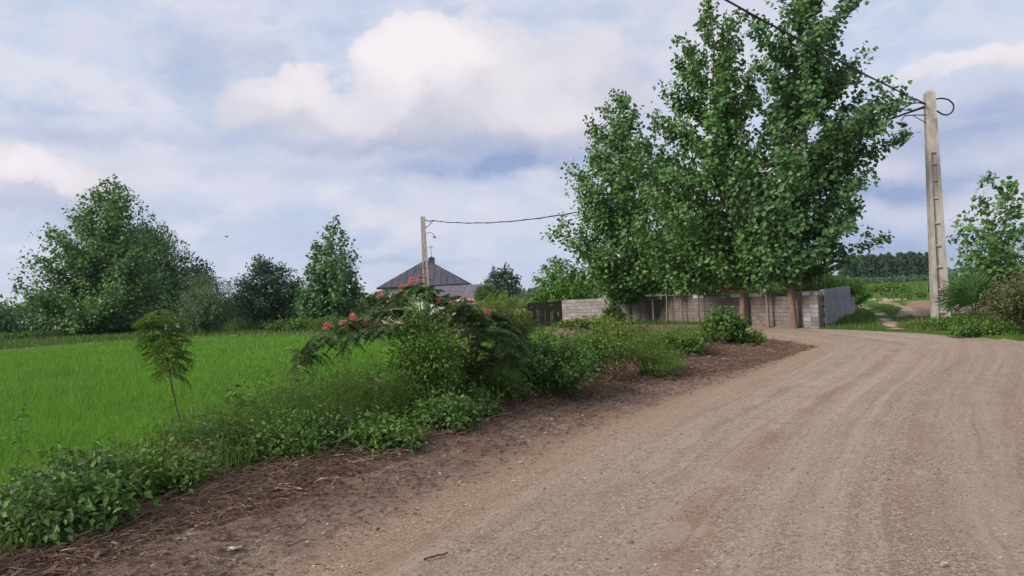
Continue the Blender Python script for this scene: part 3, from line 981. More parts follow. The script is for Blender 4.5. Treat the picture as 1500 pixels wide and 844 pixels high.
# ------------------------------------------------------------------ gate
def make_gate():
    gx0, gx1, gyy = GATE_L[0], GATE_R[0], 39.66
    zb = tz((gx0 + gx1) / 2, gyy)
    root = empty('metal_gate', ((gx0 + gx1) / 2, gyy, zb), 'dark brown double metal gate with slanted slots in the block wall', 'gate')
    Wd = (gx1 - gx0)
    Hg = 1.08
    root.scale = (1, 1, 1.5 / 1.24)
    for s in (-1, 1):
        leaf_ = MB()
        x_out, x_in = s * Wd / 2, s * .012
        def bx(xa, xb, z0, z1, y0=-.02, y1=.02):
            leaf_.box(min(xa, xb), max(xa, xb), y0, y1, z0, z1)
        w = abs(x_out - x_in)
        X = lambda t: x_out + (x_in - x_out) * t
        # frame
        bx(X(0), X(.09), .05, Hg, -.03, .03)
        bx(X(.91), X(1), .05, Hg, -.03, .03)
        bx(X(.09), X(.91), .05, .12, -.028, .028)
        bx(X(.09), X(.91), Hg - .06, Hg, -.028, .028)
        # sheet strips that leave the openings free
        bx(X(.09), X(.20), .12, Hg - .06)
        bx(X(.27), X(.52), .12, Hg - .06)
        bx(X(.70), X(.91), .12, Hg - .06)
        for z0, z1 in ((.12, .145), (.19, .42), (.62, .86), (.90, Hg - .06)):
            bx(X(.20), X(.27), z0, z1, -.018, .018)
        for z0, z1 in ((.165, .21), (.83, .87), (.91, .93), (.96, Hg - .06)):
            bx(X(.52), X(.70), z0, z1, -.018, .018)
        o = leaf_.build('gate_leaf', M['gate'], root)
        for k in range(8):
            sl = MB()
            zc = .235 + k * .078
            sl.obox((X(.525), 0, zc - .02), (X(.695), 0, zc + .04), .047, .036, up=(0, 1, 0))
            b = sl.build('slat', M['gate'], o)
        k = MB()
        k.box(X(.86) - .012, X(.86) + .012, -.055, -.031, .5, .6)
        k.build('handle', M['steel'], o)
    bar = MB()
    bar.tube([(-.02, 0, Hg), (-.02, 0, Hg + .16)], .012, 6)
    bar.build('drop_bolt', M['gate'], root)
    return root


make_gate()
# gate posts are parts of nothing else: slim steel posts at either side
for gx_, lab in ((GATE_L[0] - .05, 'slim dark steel post at the hidden side of the gate'), (GATE_R[0] - .03, 'slim dark steel post between gate and pale wall')):
    pb = MB()
    zz = tz(gx_, 39.6)
    pb.box(gx_ - .04, gx_ + .03, 39.62, 39.70, zz - .1, zz + 1.38)
    tag(pb.build('gate_post', M['gate']), lab, 'post')


# ------------------------------------------------------------------ utility poles, lamps and cables
def make_pole(px_base, px_top, py_top, Y, z0, wb, wt_, label, rung_t, rot, lamp_side, loop=False):
    bx = P(px_base, HOR + CAM_H * FPX / Y, Y)[0]
    tx_, _, zt = P(px_top, py_top, Y)
    Ht = zt - z0
    root = empty('utility_pole', (bx, Y, z0 - .15), label, 'utility pole', 'concrete poles carrying the cable')
    Ht += .15
    dx = tx_ - bx
    ca, sa = math.cos(rot), math.sin(rot)
    def place(V):
        V = np.asarray(V, float)
        o = V.copy()
        o[:, 0] = V[:, 0] * ca - V[:, 1] * sa + dx * V[:, 2] / Ht
        o[:, 1] = V[:, 0] * sa + V[:, 1] * ca
        return o
    def wd(z):
        return wb + (wt_ - wb) * z / Ht
    def prism(mb, x0, x1, y0, y1, z0_, z1_):
        """box in units of the half-width, tapering with height"""
        V = []
        for z in (z0_, z1_):
            h = wd(z) / 2
            for y in (y0, y1):
                for x in (x0, x1):
                    V.append((x * h, y * h, z))
        mb.add(place(V), [(0, 2, 3, 1), (4, 5, 7, 6), (0, 1, 5, 4), (2, 6, 7, 3), (0, 4, 6, 2), (1, 3, 7, 5)])
    sh = MB()
    nseg = 2
    plain_from = rung_t[-1] + .05
    zs = [0, plain_from * Ht, Ht - .12]
    # flanges full height, recessed web below the plain upper part
    for i in range(nseg):
        prism(sh, -1, -.46, -1, 1, zs[i], zs[i + 1])
        prism(sh, .46, 1, -1, 1, zs[i], zs[i + 1])
        deep = -.62 if i == 0 else -.97
        prism(sh, -.46, .46, deep, .97, zs[i], zs[i + 1])
    h = wd(Ht) / 2
    cap = [(-h, -h, Ht - .12), (h, -h, Ht - .12), (h, h, Ht - .12), (-h, h, Ht - .12), (-h * .45, -h * .45, Ht), (h * .45, -h * .45, Ht), (h * .45, h * .45, Ht), (-h * .45, h * .45, Ht)]
    sh.add(place(cap), [(0, 1, 5, 4), (1, 2, 6, 5), (2, 3, 7, 6), (3, 0, 4, 7), (4, 5, 6, 7)])
    sh.build('shaft', M['concrete'], root)
    prev = None
    for t in rung_t:
        rg = MB()
        z = t * Ht
        prism(rg, -.458, .458, -.90, -.60, z, z + .07 * Ht / 10)
        rg.build('rung', M['concrete'], root)
    # lamp on a steel arm
    def at(z, ox=0, oy=0):
        return np.array([dx * z / Ht + ox, oy, z])
    arm = MB()
    k = Y / FPX
    return root, at, k, Ht, dx


YP = 26.8
pole, at, kk, HtP, dxP = make_pole(1378.5, 1362, 131, YP, tz(15.5, YP), .52, .32, 'tall leaning concrete utility pole with step recesses on the right', (.055, .15, .245, .335, .43, .535, .61, .68), -.25, -1, True)


def rel(root, px, py, Y):
    p = P(px, py, Y)
    return np.array(p) - np.array(root.location)


arm = MB()
ya = YP - .05
arm.tube([rel(pole, 1357, 168, ya), rel(pole, 1340, 168, ya - .05), rel(pole, 1326, 169, ya - .1), rel(pole, 1321, 176, ya - .12)], .022, 6)
arm.tube([rel(pole, 1358, 180, ya), rel(pole, 1338, 168.5, ya - .05)], .016, 5)
ao = arm.build('lamp_arm', M['steel'], pole)


def lamp_head(c, r, L, mat, parent, d):
    """cobra-head street lamp: lofted shell"""
    mb = MB()
    d = np.array(d, float)
    d /= np.linalg.norm(d)
    s = np.cross(d, (0, 0, 1.0)); s /= np.linalg.norm(s)
    u = np.cross(s, d)
    prof = [(0, .22), (.15, .5), (.4, .92), (.7, 1.0), (.92, .7), (1.0, .2)]
    V, F = [], []
    k = 10
    for t, w in prof:
        for j in range(k):
            a = 2 * math.pi * j / k
            sq = .55 if math.sin(a) > 0 else .38
            V.append(np.array(c) + d * L * (t - .2) + s * math.cos(a) * r * w + u * math.sin(a) * r * w * sq)
    for i in range(len(prof) - 1):
        for j in range(k):
            F.append((i * k + j, i * k + (j + 1) % k, (i + 1) * k + (j + 1) % k, (i + 1) * k + j))
    mb.add(V, F)
    mb.F.append(np.array([list(range(k))[::-1]]) + (mb.n - len(V))); mb.r.append(np.array([.5]))
    mb.F.append(np.array([list(range(len(V) - k, len(V)))]) + (mb.n - len(V))); mb.r.append(np.array([.5]))
    return mb.build('lamp_head', mat, parent, smooth=True)


lamp_head(rel(pole, 1316, 180, ya - .12), .14, .42, M['lamp'], ao, (.8, -.2, -.32))
lp = MB()
lp.tube(smooth([rel(pole, *q, YP) for q in ((1370, 145), (1380, 143.5), (1391, 146), (1397.5, 153), (1397, 161), (1391, 167), (1383, 167.5), (1375, 163), (1369, 158))]), .028, 6)
lp.build('cable_loop', M['cable'], pole)
jm = MB()
jm.tube(smooth([rel(pole, *q, YP - .25) for q in ((1357, 152), (1346, 150), (1334, 152), (1326, 157), (1320, 161))]), .024, 6)
jm.tube(smooth([rel(pole, *q, YP - .3) for q in ((1357, 157), (1345, 160), (1333, 161), (1322, 160), (1310, 158))]), .02, 6)
jm.build('jumper_cable', M['cable'], pole)

YL = 70.0
zL = tz(-8, YL)
polel, at2, k2, HtL, dxL = make_pole(625.5, 618.5, 316, YL, zL, .66, .42, 'distant slim concrete utility pole in front of the dark house roof', (.12, .22, .32, .42, .52), .1, 1)
arm = MB()
arm.tube([rel(polel, *q, YL - .2) for q in ((622, 343), (627, 340.5), (631, 341), (634, 343), (635, 345))], .03, 6)
ao = arm.build('lamp_arm', M['steel'], polel)
shade = MB()
c = rel(polel, 635.2, 346, YL - .2)
prof = [(.05, .05), (.07, .02), (.12, -.08), (.2, -.16)]
V, F = [], []
for r_, z in prof:
    for j in range(10):
        a = 2 * math.pi * j / 10
        V.append(c + np.array([r_ * math.cos(a) + (.0 - z) * .35, r_ * math.sin(a), z]))
for i in range(3):
    for j in range(10):
        F.append((i * 10 + j, i * 10 + (j + 1) % 10, i * 10 + 10 + (j + 1) % 10, i * 10 + 10 + j))
shade.add(V, F)
shade.build('lamp_shade', M['steel'], ao, smooth=True)
jm = MB()
jm.tube(smooth([rel(polel, *q, YL - .25) for q in ((622, 322), (628, 324), (633, 323), (639, 324))]), .05, 6)
jm.tube(smooth([rel(polel, *q, YL - .25) for q in ((622, 334), (627, 331), (630, 327), (634, 324))]), .04, 6)
jm.build('jumper_cable', M['cable'], polel)


def cable(A, B, sag, r, label, n=40):
    A, B = np.array(A, float), np.array(B, float)
    t = np.linspace(0, 1, n)[:, None]
    pts = A + (B - A) * t
    pts[:, 2] -= (4 * sag * t * (1 - t))[:, 0]
    mb = MB()
    mb.tube(pts, r, 6)
    # second core twisted round the first
    mb.tube(pts + np.stack([np.cos(np.arange(n) * 1.9), np.zeros(n), np.sin(np.arange(n) * 1.9)], 1) * r * 1.1, r * .8, 5)
    o = mb.build('overhead_cable', M['cable'], smooth=True)
    return tag(o, label, 'cable', 'cables strung from the concrete poles')


def sag_through(A, B, px, py):
    """sag that makes the cable from A to B cross the line of sight through a pixel"""
    A, B = np.array(A), np.array(B)
    t = min(np.linspace(.01, .99, 800), key=lambda t: abs((A + (B - A) * t)[0] / max((A + (B - A) * t)[1], .1) - ray(px, py)[0]))
    q = A + (B - A) * t
    return (q[2] - (CAM_H + ray(px, py)[1] * q[1])) / (4 * t * (1 - t))


A_ = np.array(P(1357, 152, YP))
X_ = np.array(P(1068, 0, 16.0))
B_ = A_ + (X_ - A_) * 3
B_[2] = 9.2
cable(A_, B_, sag_through(A_, B_, 1068, 0), .023, 'thick black twisted cable slanting up out of the top of the photo')
A_, B_ = P(639, 324, YL - .2), P(1357, 155, YP)
cable(A_, B_, sag_through(A_, B_, 820, 315), .036, 'thin black cable sagging from the distant pole into the poplar crowns')

# ------------------------------------------------------------------ house
HX0, HX1, HY0, HY1 = P(551, 421, 96)[0], P(685, 416.5, 96)[0], 96.0, 108.0
EZ, PZ = 3.62, P(622, 380.5, 102)[2]
zg = tz(-11, 98)
house = empty('house', (0, 0, 0), 'low white house with dark hipped metal roof behind the silk tree', 'house')
w = MB()
w.box(HX0 + .6, HX1 - .6, HY0 + .6, HY1 - .6, zg - .2, EZ - .05)
w.build('wall', M['white'], house)
roof = MB()
apex = np.array([(HX0 + HX1) / 2, 102.0, PZ])
cn = [np.array(v) for v in ((HX0, HY0, EZ), (HX1, HY0, EZ), (HX1, HY1, EZ), (HX0, HY1, EZ))]
fr = []
roof.add([*cn, apex], [(0, 1, 4), (1, 2, 4), (2, 3, 4), (3, 0, 4)])
roof.F.append(np.array([[3, 2, 1, 0]])); roof.r.append(np.array([.5]))
ro = roof.build('roof', M['roof'], house)
fa = MB()
fa.box(HX0, HX1, HY0 - .02, HY0 + .06, EZ - .2, EZ - .005)
fa.build('fascia', M['gate'], house)


def roof_panels(a, b, top, n, mat):
    """standing-seam sheets laid on one triangular roof face, each a part"""
    a, b, top = map(np.array, (a, b, top))
    nrm = np.cross(b - a, top - a)
    nrm = nrm / np.linalg.norm(nrm)
    if nrm[2] < 0: nrm = -nrm
    s_ap = np.dot(top - a, b - a) / np.dot(b - a, b - a)
    up = top - (a + (b - a) * s_ap)
    def hgt(s):
        return s / s_ap if s < s_ap else (1 - s) / (1 - s_ap)
    for i in range(n):
        s0, s1 = i / n + .002, (i + 1) / n - .002
        ss = [s0] + ([s_ap] if s0 < s_ap < s1 else []) + [s1]
        low = [a + (b - a) * s for s in ss]
        high = [a + (b - a) * s + up * max(.001, hgt(s)) for s in ss]
        pl = MB()
        ring = low + high[::-1]
        t = .02
        V = [p + nrm * .006 for p in ring] + [p + nrm * (.006 + t) for p in ring]
        k = len(ring)
        pl.add(V, [(j, (j + 1) % k, k + (j + 1) % k, k + j) for j in range(k)])
        pl.F.append(np.array([list(range(k, 2 * k))]) + (pl.n - len(V))); pl.r.append(np.array([.5]))
        po = pl.build('roof_panel', mat, ro)
        if i:
            sm = MB()
            p0, p1 = a + (b - a) * (i / n), a + (b - a) * (i / n) + up * hgt(i / n)
            sm.obox(p0 + nrm * .035, p1 + nrm * .035, .035, .03, up=nrm)
            sm.build('roof_seam', M['gate'], ro)


roof_panels(cn[0], cn[1], apex, 13, M['roof'])
roof_panels(cn[1], cn[2], apex, 10, M['roof'])
roof_panels(cn[3], cn[0], apex, 10, M['roof'])
CX, _, CZ = P(631.5, 378, 101.5)
ch = MB()
ch.box(CX - .38, CX + .38, 101.1, 101.9, CZ - 2.2, CZ - .12)
ch.box(CX - .45, CX + .45, 101.03, 101.97, CZ - .12, CZ)
ch.add([(CX - .35, 101.15, CZ), (CX + .35, 101.15, CZ), (CX + .35, 101.85, CZ), (CX - .35, 101.85, CZ), (CX, 101.5, CZ + .28)], [(0, 1, 4), (1, 2, 4), (2, 3, 4), (3, 0, 4)])
ch.build('chimney', M['roof'], house)
an = MB()
an.tube([(CX, 101.4, CZ - .1), (CX, 101.4, CZ + 1.75)], .03, 5)
for zz_, l in ((CZ + 1.5, .5), (CZ + 1.38, .38)):
    an.tube([(CX - l, 101.4, zz_), (CX + l, 101.4, zz_)], .02, 4)
an.tube([(CX, 100.9, CZ + 1.45), (CX, 101.9, CZ + 1.45)], .02, 4)
an.build('antenna', M['steel'], house)
# lower annexe in front, to the right
A0, A1 = np.array(P(636, 419.5, 95.6)), np.array(P(708, 420.5, 95.6))
B0, B1 = np.array(P(634, 439.5, 89.0)), np.array(P(694, 437.5, 89.0))
B1[2] = B0[2]
A1[2] = A0[2] = min(A0[2], EZ - .03)
n = 6
for i in range(n):
    t0, t1 = i / n + .003, (i + 1) / n - .003
    pl = MB()
    q = [B0 + (B1 - B0) * t0, B0 + (B1 - B0) * t1, A0 + (A1 - A0) * t1, A0 + (A1 - A0) * t0]
    pl.add(q + [v - np.array([0, 0, .08]) for v in q], [(0, 1, 2, 3), (7, 6, 5, 4), (0, 4, 5, 1), (1, 5, 6, 2), (2, 6, 7, 3), (3, 7, 4, 0)])
    pl.build('annexe_roof_panel', M['roof_low'], house)
gt = MB()
gt.box(B0[0], B1[0], 88.85, 88.97, B0[2] - .3, B0[2] - .06)
gt.build('gutter', M['white'], house)
aw_ = MB()
aw_.box(B0[0] + .4, B1[0] - .3, 89.6, 95.4, zg - .3, B0[2] - .1)
aw_.build('annexe_wall', M['white'], house)
wn = MB()
wn.box(-8.0, -6.7, 89.54, 89.58, .1, 1.2)
wn.build('window', M['gate'], house)

# ------------------------------------------------------------------ the big poplars by the wall
GP = 'poplars in front of the block wall'
make_tree('poplar_tree', 'tallest poplar on the right with reddish trunk nearest the wall corner', 'tree', 1160, wall_dist(1160) - .7,
          [(404, 1126, 1192), (388, 1096, 1226), (370, 1086, 1268), (332, 1082, 1290), (300, 1074, 1286), (262, 1078, 1262), (232, 1082, 1276), (205, 1086, 1322), (178, 1092, 1336), (150, 1096, 1330), (128, 1100, 1300), (100, 1100, 1272), (70, 1104, 1268), (30, 1110, 1256), (0, 1118, 1244), (-40, 1150, 1210)],
          M['poplar_dark'], 34000, .155, M['bark_red'], .13, group=GP, n_branch=110, seed=1, clump=.14, rise=.7)
make_tree('poplar_tree', 'big middle poplar whose pointed top meets the upper edge of the photo', 'tree', 1086, wall_dist(1086) - .8,
          [(410, 990, 1096), (394, 955, 1118), (350, 930, 1128), (300, 928, 1132), (250, 930, 1128), (200, 936, 1122), (160, 946, 1118), (120, 964, 1112), (90, 978, 1106), (60, 988, 1098), (30, 998, 1092), (2, 1018, 1070), (-8, 1034, 1050)],
          M['poplar'], 32000, .15, M['bark_red'], .13, group=GP, n_branch=105, seed=2, clump=.14, rise=.85)
make_tree('poplar_tree', 'left poplar of the row with paired pale trunks beside the pale wall', 'tree', 923, 37.6,
          [(436, 880, 936), (418, 850, 955), (400, 850, 985), (370, 838, 992), (342, 803, 1000), (300, 815, 992), (262, 826, 984), (230, 838, 976), (200, 850, 962), (175, 862, 950), (150, 880, 938), (130, 898, 928)],
          M['poplar'], 27000, .165, M['bark'], .11, group=GP, n_branch=115, seed=3, clump=.17, rise=.9)
make_tree('poplar_tree', 'thin leaning poplar between the two reddish trunks', 'tree', 1123, wall_dist(1123) - .7,
          [(420, 1090, 1140), (380, 1080, 1150), (330, 1070, 1150), (270, 1070, 1140), (225, 1085, 1120)], M['poplar'], 3200, .15, M['bark'], .07, group=GP, n_branch=30, seed=4)
YNG = [(916, 37.9, 'thin pale second stem leaning beside the left poplar trunk', 395, 45), (936, 37.4, 'thin young poplar close to the right of the left poplar', 330, 42), (956, 36.7, 'slightly leaning young poplar, first one clear of the left poplar', 345, 42),
       (976, wall_dist(976) - 1, 'straight slim young poplar in the middle of the young row', 330, 40), (998, wall_dist(998) - .8, 'young poplar with creepers climbing its lower trunk', 320, 42), (1023, wall_dist(1023) - .8, 'pale straight young poplar left of the leaning one', 320, 42), (1048, wall_dist(1048) - .8, 'young poplar leaning left beside the middle reddish trunk', 330, 40)]
for i, (px, Y, lab, top, wd_) in enumerate(YNG):
    make_tree('young_poplar', lab, 'tree', px, Y, [(420, px - wd_ * .5, px + wd_ * .5), (408, px - wd_, px + wd_), (390, px - wd_ * 1.1, px + wd_), ((top + 390) / 2, px - wd_ * .8, px + wd_ * .8), (top, px - 8, px + 8)],
              M['poplar'], 2200, .165, M['bark'], .05, group='young poplars in the row along the wall', n_branch=24, seed=20 + i, sides=6)

# ------------------------------------------------------------------ trees across the rice field, left
make_tree('poplar_tree', 'broad tall poplar with pale trunk across the rice field, leftmost big tree', 'tree', 148, 76,
          [(478, 66, 228), (455, 54, 240), (430, 46, 244), (400, 44, 240), (370, 58, 232), (340, 74, 224), (310, 98, 210), (290, 122, 200), (275, 138, 186), (260, 150, 166)],
          M['poplar'], 36000, .115, M['bark'], .085, n_branch=200, ref=31, seed=31, clump=.13, rise=.8)
make_tree('dark_tree', 'dark rounded tree standing right behind the broad leftmost poplar', 'tree', 235, 84,
          [(478, 190, 262), (450, 180, 274), (420, 176, 276), (390, 178, 274), (360, 186, 266), (340, 200, 250), (326, 212, 234)], M['poplar_dark'], 22000, .14, M['bark_dark'], .13, ref=36, seed=32, n_branch=150, tpl='oval')
make_tree('dark_tree', 'small dark tree behind the pale willow bush', 'tree', 292, 92,
          [(470, 262, 316), (440, 258, 322), (410, 264, 318), (390, 276, 308), (376, 286, 300)], M['acacia'], 3600, .19, M['bark_dark'], .1, ref=42, seed=33, n_branch=50, tpl='oval')
make_tree('willow', 'pale grey green willow bush at the rice field edge', 'tree', 298, 62,
          [(484, 272, 326), (465, 258, 338), (440, 254, 342), (420, 262, 336), (405, 278, 322), (394, 292, 308)], M['willow'], 10000, .14, M['bark_dark'], .06, tpl='lance', ref=29.5, seed=34, n_branch=80, clump=.1, droop=.7)
make_tree('acacia_tree', 'dark blue green acacia with stout trunk left of the pointed poplar', 'tree', 388, 66,
          [(474, 372, 436), (455, 348, 440), (430, 342, 442), (410, 346, 436), (395, 358, 424), (383, 366, 404), (374, 376, 392)], M['acacia'], 11000, .11, M['bark_dark'], .15, tpl='oval', ref=31.5, seed=35, n_branch=60, clump=.12, rise=.35)
make_tree('poplar_tree', 'pointed poplar right of the dark acacia beyond the rice', 'tree', 487, 65,
          [(474, 446, 520), (455, 436, 530), (430, 436, 532), (405, 440, 530), (380, 450, 524), (360, 458, 516), (340, 470, 504), (328, 478, 494), (317, 483, 491)], M['poplar_dark'], 18000, .12, M['bark'], .09, ref=31.2, seed=36, n_branch=90, clump=.12)
for i, (px, Y, ol, lab) in enumerate([
        (15, 100, [(488, -40, 60), (465, -45, 66), (445, -40, 62), (436, -20, 40)], 'low hazy tree at the left edge beyond the rice'),
        (75, 88, [(490, 40, 110), (470, 36, 112), (450, 45, 105), (440, 60, 90)], 'low dark tree filling under the broad poplar on its left'),
        (200, 86, [(486, 150, 240), (465, 140, 246), (440, 150, 240)], 'low dark tree behind the pale trunk of the broad poplar'),
        (335, 90, [(478, 312, 366), (455, 308, 368), (440, 318, 360), (430, 330, 348)], 'small tree between the willow bush and the acacia'),
        (430, 74, [(478, 400, 460), (450, 398, 462), (425, 410, 450), (412, 424, 440)], 'small tree filling between acacia and pointed poplar')]):
    make_tree('small_tree', lab, 'tree', px, Y, ol, M['acacia' if i in (1, 2) else 'poplar_dark'], 3600, .2, M['bark_dark'], .06, tpl='oval', ref=40, seed=40 + i, n_branch=40)

for i in range(15):
    px = -120 + i * 47 + R.uniform(-8, 8)
    Y = 104 + R.uniform(-5, 8)
    tp_ = 436 + R.uniform(-6, 8) + (6 if 330 < px < 360 else 0)
    w_ = R.uniform(30, 42)
    make_tree('hedge_tree', 'low dark hedge tree in the row beyond the left trees', 'tree', px, Y, [(474, px - w_, px + w_), (462, px - w_ * 1.1, px + w_), (448, px - w_ * .8, px + w_ * .8), (tp_, px - w_ * .3, px + w_ * .3)],
              M['poplar_dark' if i % 3 else 'poplar'], 2600, .22, M['bark_dark'], .07, tpl='oval', ref=46, seed=400 + i, n_branch=26, group='hedge trees beyond the rice field', z0=-.3)

for i, px in enumerate((-40, 5, 42, 75, 108, 140, 176, 212, 330, 365, 415, 455, 500)):
    g_ = G(px + R.uniform(-8, 8), 489 + max(0, 150 - px) * .09 + R.uniform(-2, 2), -.25)
    make_bush('weed_bank', 'low dark weed clump on the far bank of the rice field', (g_[0], g_[1] + 3.2, tz(g_[0], g_[1] + 3.2)), R.uniform(1.6, 2.6), 1.1, R.uniform(.7, 1.25), 1500, M[('weed_dark', 'weed', 'fern')[i % 3]], .2,
              'oval' if i % 3 < 2 else 'lance', cat='weeds', group='weed clumps on the far bank', seed=600 + i, clump=.16, stems=24)

# ------------------------------------------------------------------ greenery round the yard
make_tree('dark_tree', 'small round dark tree beyond the yard between house and gate', 'tree', 735, 140,
          [(432, 716, 758), (415, 710, 762), (402, 714, 754), (393, 722, 748), (388, 730, 740)], M['acacia'], 2600, .30, M['bark_dark'], .12, tpl='oval', ref=70, seed=51, n_branch=40)
make_tree('fig_tree', 'bright green bushy tree behind the dark gate', 'tree', 815, 46,
          [(446, 778, 880), (425, 770, 890), (405, 778, 886), (392, 790, 850), (384, 800, 836), (376, 806, 822)], M['bright'], 5200, .19, M['bark'], .08, tpl='oval', ref=36, seed=52, n_branch=70, clump=.12)
make_tree('fig_tree', 'bright green small tree seen above the brown wall between trunks', 'tree', 1110, 37,
          [(440, 1060, 1160), (425, 1050, 1170), (410, 1060, 1160), (402, 1090, 1130)], M['bright'], 2600, .17, M['bark'], .06, tpl='oval', ref=33, seed=53, n_branch=40)
make_bush('hedge_bush', 'bright lime green bush rising behind the grey side wall', (14.5, 35.6, 0), 2.3, 1.3, 2.3, 5200, M['bright'], .17, 'oval', seed=54, clump=.12, stems=60)
make_bush('hedge_bush', 'bright bush at the far end of the grey side wall', (17.9, 39.2, 0), .8, 1.0, 2.0, 2400, M['bright'], .16, 'oval', seed=55, clump=.12, stems=30)
make_bush('vine', 'dark vine over the wall beside the house eave', (-15.6, 85, tz(-15.6, 85)), 4.0, 1.6, 3.7, 4200, M['weed_dark'], .3, 'oval', cat='vine', seed=56, clump=.15, stems=30)
make_bush('yard_shrub', 'light green yard shrub left of the gate behind the wall', (-.9, 44, tz(-.9, 44)), 2.0, 1.2, 2.4, 3000, M['weed_light'], .12, 'oval', seed=57, clump=.1, stems=30)


def make_palm(base, n, fl, label, seed, trunk=.15):
    global rng
    keep = rng
    rng = np.random.default_rng(900 + seed)
    root = empty('fan_palm', base, label, 'palm')
    tk = MB()
    tk.tube([(0, 0, -.05), (0.02, 0, trunk * .6), (0, 0, trunk)], [.09, .085, .06], 8)
    tk.build('trunk', M['bark_dark'], root)
    for i in range(n):
        a = i * 2.39996
        e = math.radians(22 + 62 * ((i + .5) / n) ** .8)
        d = np.array([math.cos(a) * math.cos(e), math.sin(a) * math.cos(e), math.sin(e)])
        st = np.array([0, 0, trunk * .8])
        L = fl * (.45 + .18 * rng.random())
        hub = st + d * L
        mb = MB()
        mb.tube([st, st + d * L * .6 + np.array([0, 0, -.01]), hub], [.014, .010, .008], 4)
        s = np.cross(d, (0, 0, 1.0)); s /= np.linalg.norm(s)
        u = np.cross(s, d)
        m = 19
        for j in range(m):
            t = (j / (m - 1) - .5) * math.radians(215)
            dd = d * math.cos(t) + s * math.sin(t) + u * (.12 * math.cos(t) - .1 * abs(math.sin(t)))
            Ls = fl * (.55 + .12 * math.cos(t)) * (.9 + .2 * rng.random())
            p1 = hub + dd * Ls * .55
            p2 = hub + dd * Ls + np.array([0, 0, -.10 * fl])
            nn = np.cross(dd, u if abs(np.dot(dd, u)) < .9 else s)
            nn /= np.linalg.norm(nn)
            wv = nn * .030 * fl
            V = [hub, p1 - wv, p1 + u * .01, p1 + wv, p2]
            mb.add(V, [(0, 2, 1), (0, 3, 2), (1, 2, 4), (2, 3, 4)], np.full(4, rng.random()))
        mb.build('frond', M['palm'], root)
    rng = keep
    return root


make_palm((*G(1428, 482)[:2], tz(*G(1428, 482)[:2])), 17, 1.3, 'fan palm without trunk growing by the leaning pole', 1, .35)
make_palm((-2.2, 62, tz(-2.2, 62)), 14, 1.6, 'small dark fan palm in the yard beside the annexe roof', 2, 1.6)

# ------------------------------------------------------------------ right-hand verge
make_tree('poplar_sapling', 'young airy poplar with big leaves at the right edge', 'tree', 1462, 25.5,
          [(410, 1430, 1530), (385, 1412, 1545), (350, 1412, 1560), (325, 1402, 1560), (300, 1425, 1540), (278, 1428, 1500), (262, 1432, 1470), (250, 1438, 1462)], M['poplar'], 3000, .15, M['bark_dark'], .045, seed=61, n_branch=34, clump=.12, rise=1.0)
rb = G(1492, 494)
make_bush('dry_bush', 'tall tangled half dry bush at the right edge under the young poplar', (rb[0] + .75, rb[1] + .5, 0), 1.35, 1.1, 2.0, 9000, M['dry_bush'], .075, 'oval', seed=62, clump=.10, stems=90, lo=.05)
rb = G(1462, 490)
make_bush('dry_bush', 'lower brownish tangle at the right edge in front of the tall one', (rb[0] + .8, rb[1] - .3, 0), .9, .6, .85, 4000, M['dry_bush'], .06, 'lance', seed=63, clump=.07, stems=60, lo=.05, wr=.35)
for i, (px, py, rx, h, nl, mt, lab) in enumerate([
        (1405, 484, .9, .42, 1800, 'weed', 'low green weed clump between pole and fan palm'),
        (1372, 481, .55, .32, 1100, 'weed_dark', 'small weed clump at the foot of the leaning pole'),
        (1440, 494, 1.0, .38, 2200, 'weed', 'weed clump below the fan palm along the road'),
        (1345, 479, .5, .22, 700, 'weed_light', 'small pale weed clump left of the leaning pole')]):
    g_ = G(px, py)
    make_bush('weed_clump', lab, (g_[0], g_[1], tz(g_[0], g_[1]) - .02), rx, .5, h, nl, M[mt], .07, 'oval', cat='weed', group='weeds on the right verge', seed=70 + i, clump=.06, stems=26)
# shrubs in the crop land
for i, (px, py, rx, h, lab) in enumerate([(1300, 434, 2.2, 1.2, 'round green bush beside the far sandy track'), (1395, 433, 5.0, .55, 'low crop bush right of the pole far out'), (1235, 428, 3.0, 1.3, 'bush beyond the end of the grey side wall')]):
    g_ = G(px, py)
    make_bush('field_bush', lab, (g_[0], g_[1], 0), rx, 1.6, h, 2200, M['weed'], .22, 'oval', seed=80 + i, clump=.18, stems=40)


def scatter(n, x0, x1, y0, y1, test):
    x = rng.uniform(x0, x1, n)
    y = rng.uniform(y0, y1, n)
    k = test(x, y)
    return x[k], y[k]


# grass on the open ground right of the road, and under the trees
gb = MB()
x, y = scatter(60000, 10.8, 28, 15, 46, lambda x, y: (y > yF(x) - .05) & (trackd(x, y) > .3) & ~((x > 16.9 + (y - 32.7) * .567) & (y > 30.5)) & (x > 11.1 + (y - 26.65) * .572))
n = len(x)
b = np.stack([x, y, terrain(x, y) - .01], 1)
blades(gb, b, rng.uniform(.05, .17, n) * (1 + .6 * vnoise(x * .4, y * .4, 6)), rng.normal(0, .05, (n, 2)), rng.uniform(.012, .028, n))
x, y = scatter(26000, 1.8, 10.8, 27, 40, lambda x, y: (y > yF(x) - .35) & (y < yF(x) + 2.2) & (vnoise(x * 1.2, y * 1.2, 9) > .30) & ((x - 11.08) * 12.25 + (y - 26.65) * 4.03 < -1.5))
n = len(x)
blades(gb, np.stack([x, y, terrain(x, y) - .01], 1), rng.uniform(.08, .32, n) * np.clip((10 - x) / 3, .35, 1), rng.normal(0, .06, (n, 2)), rng.uniform(.015, .03, n))
x, y = scatter(70000, -62, 2, 40, 92, lambda x, y: (y > yF(x) - .1) & (y < yF(x) + 22))
n = len(x)
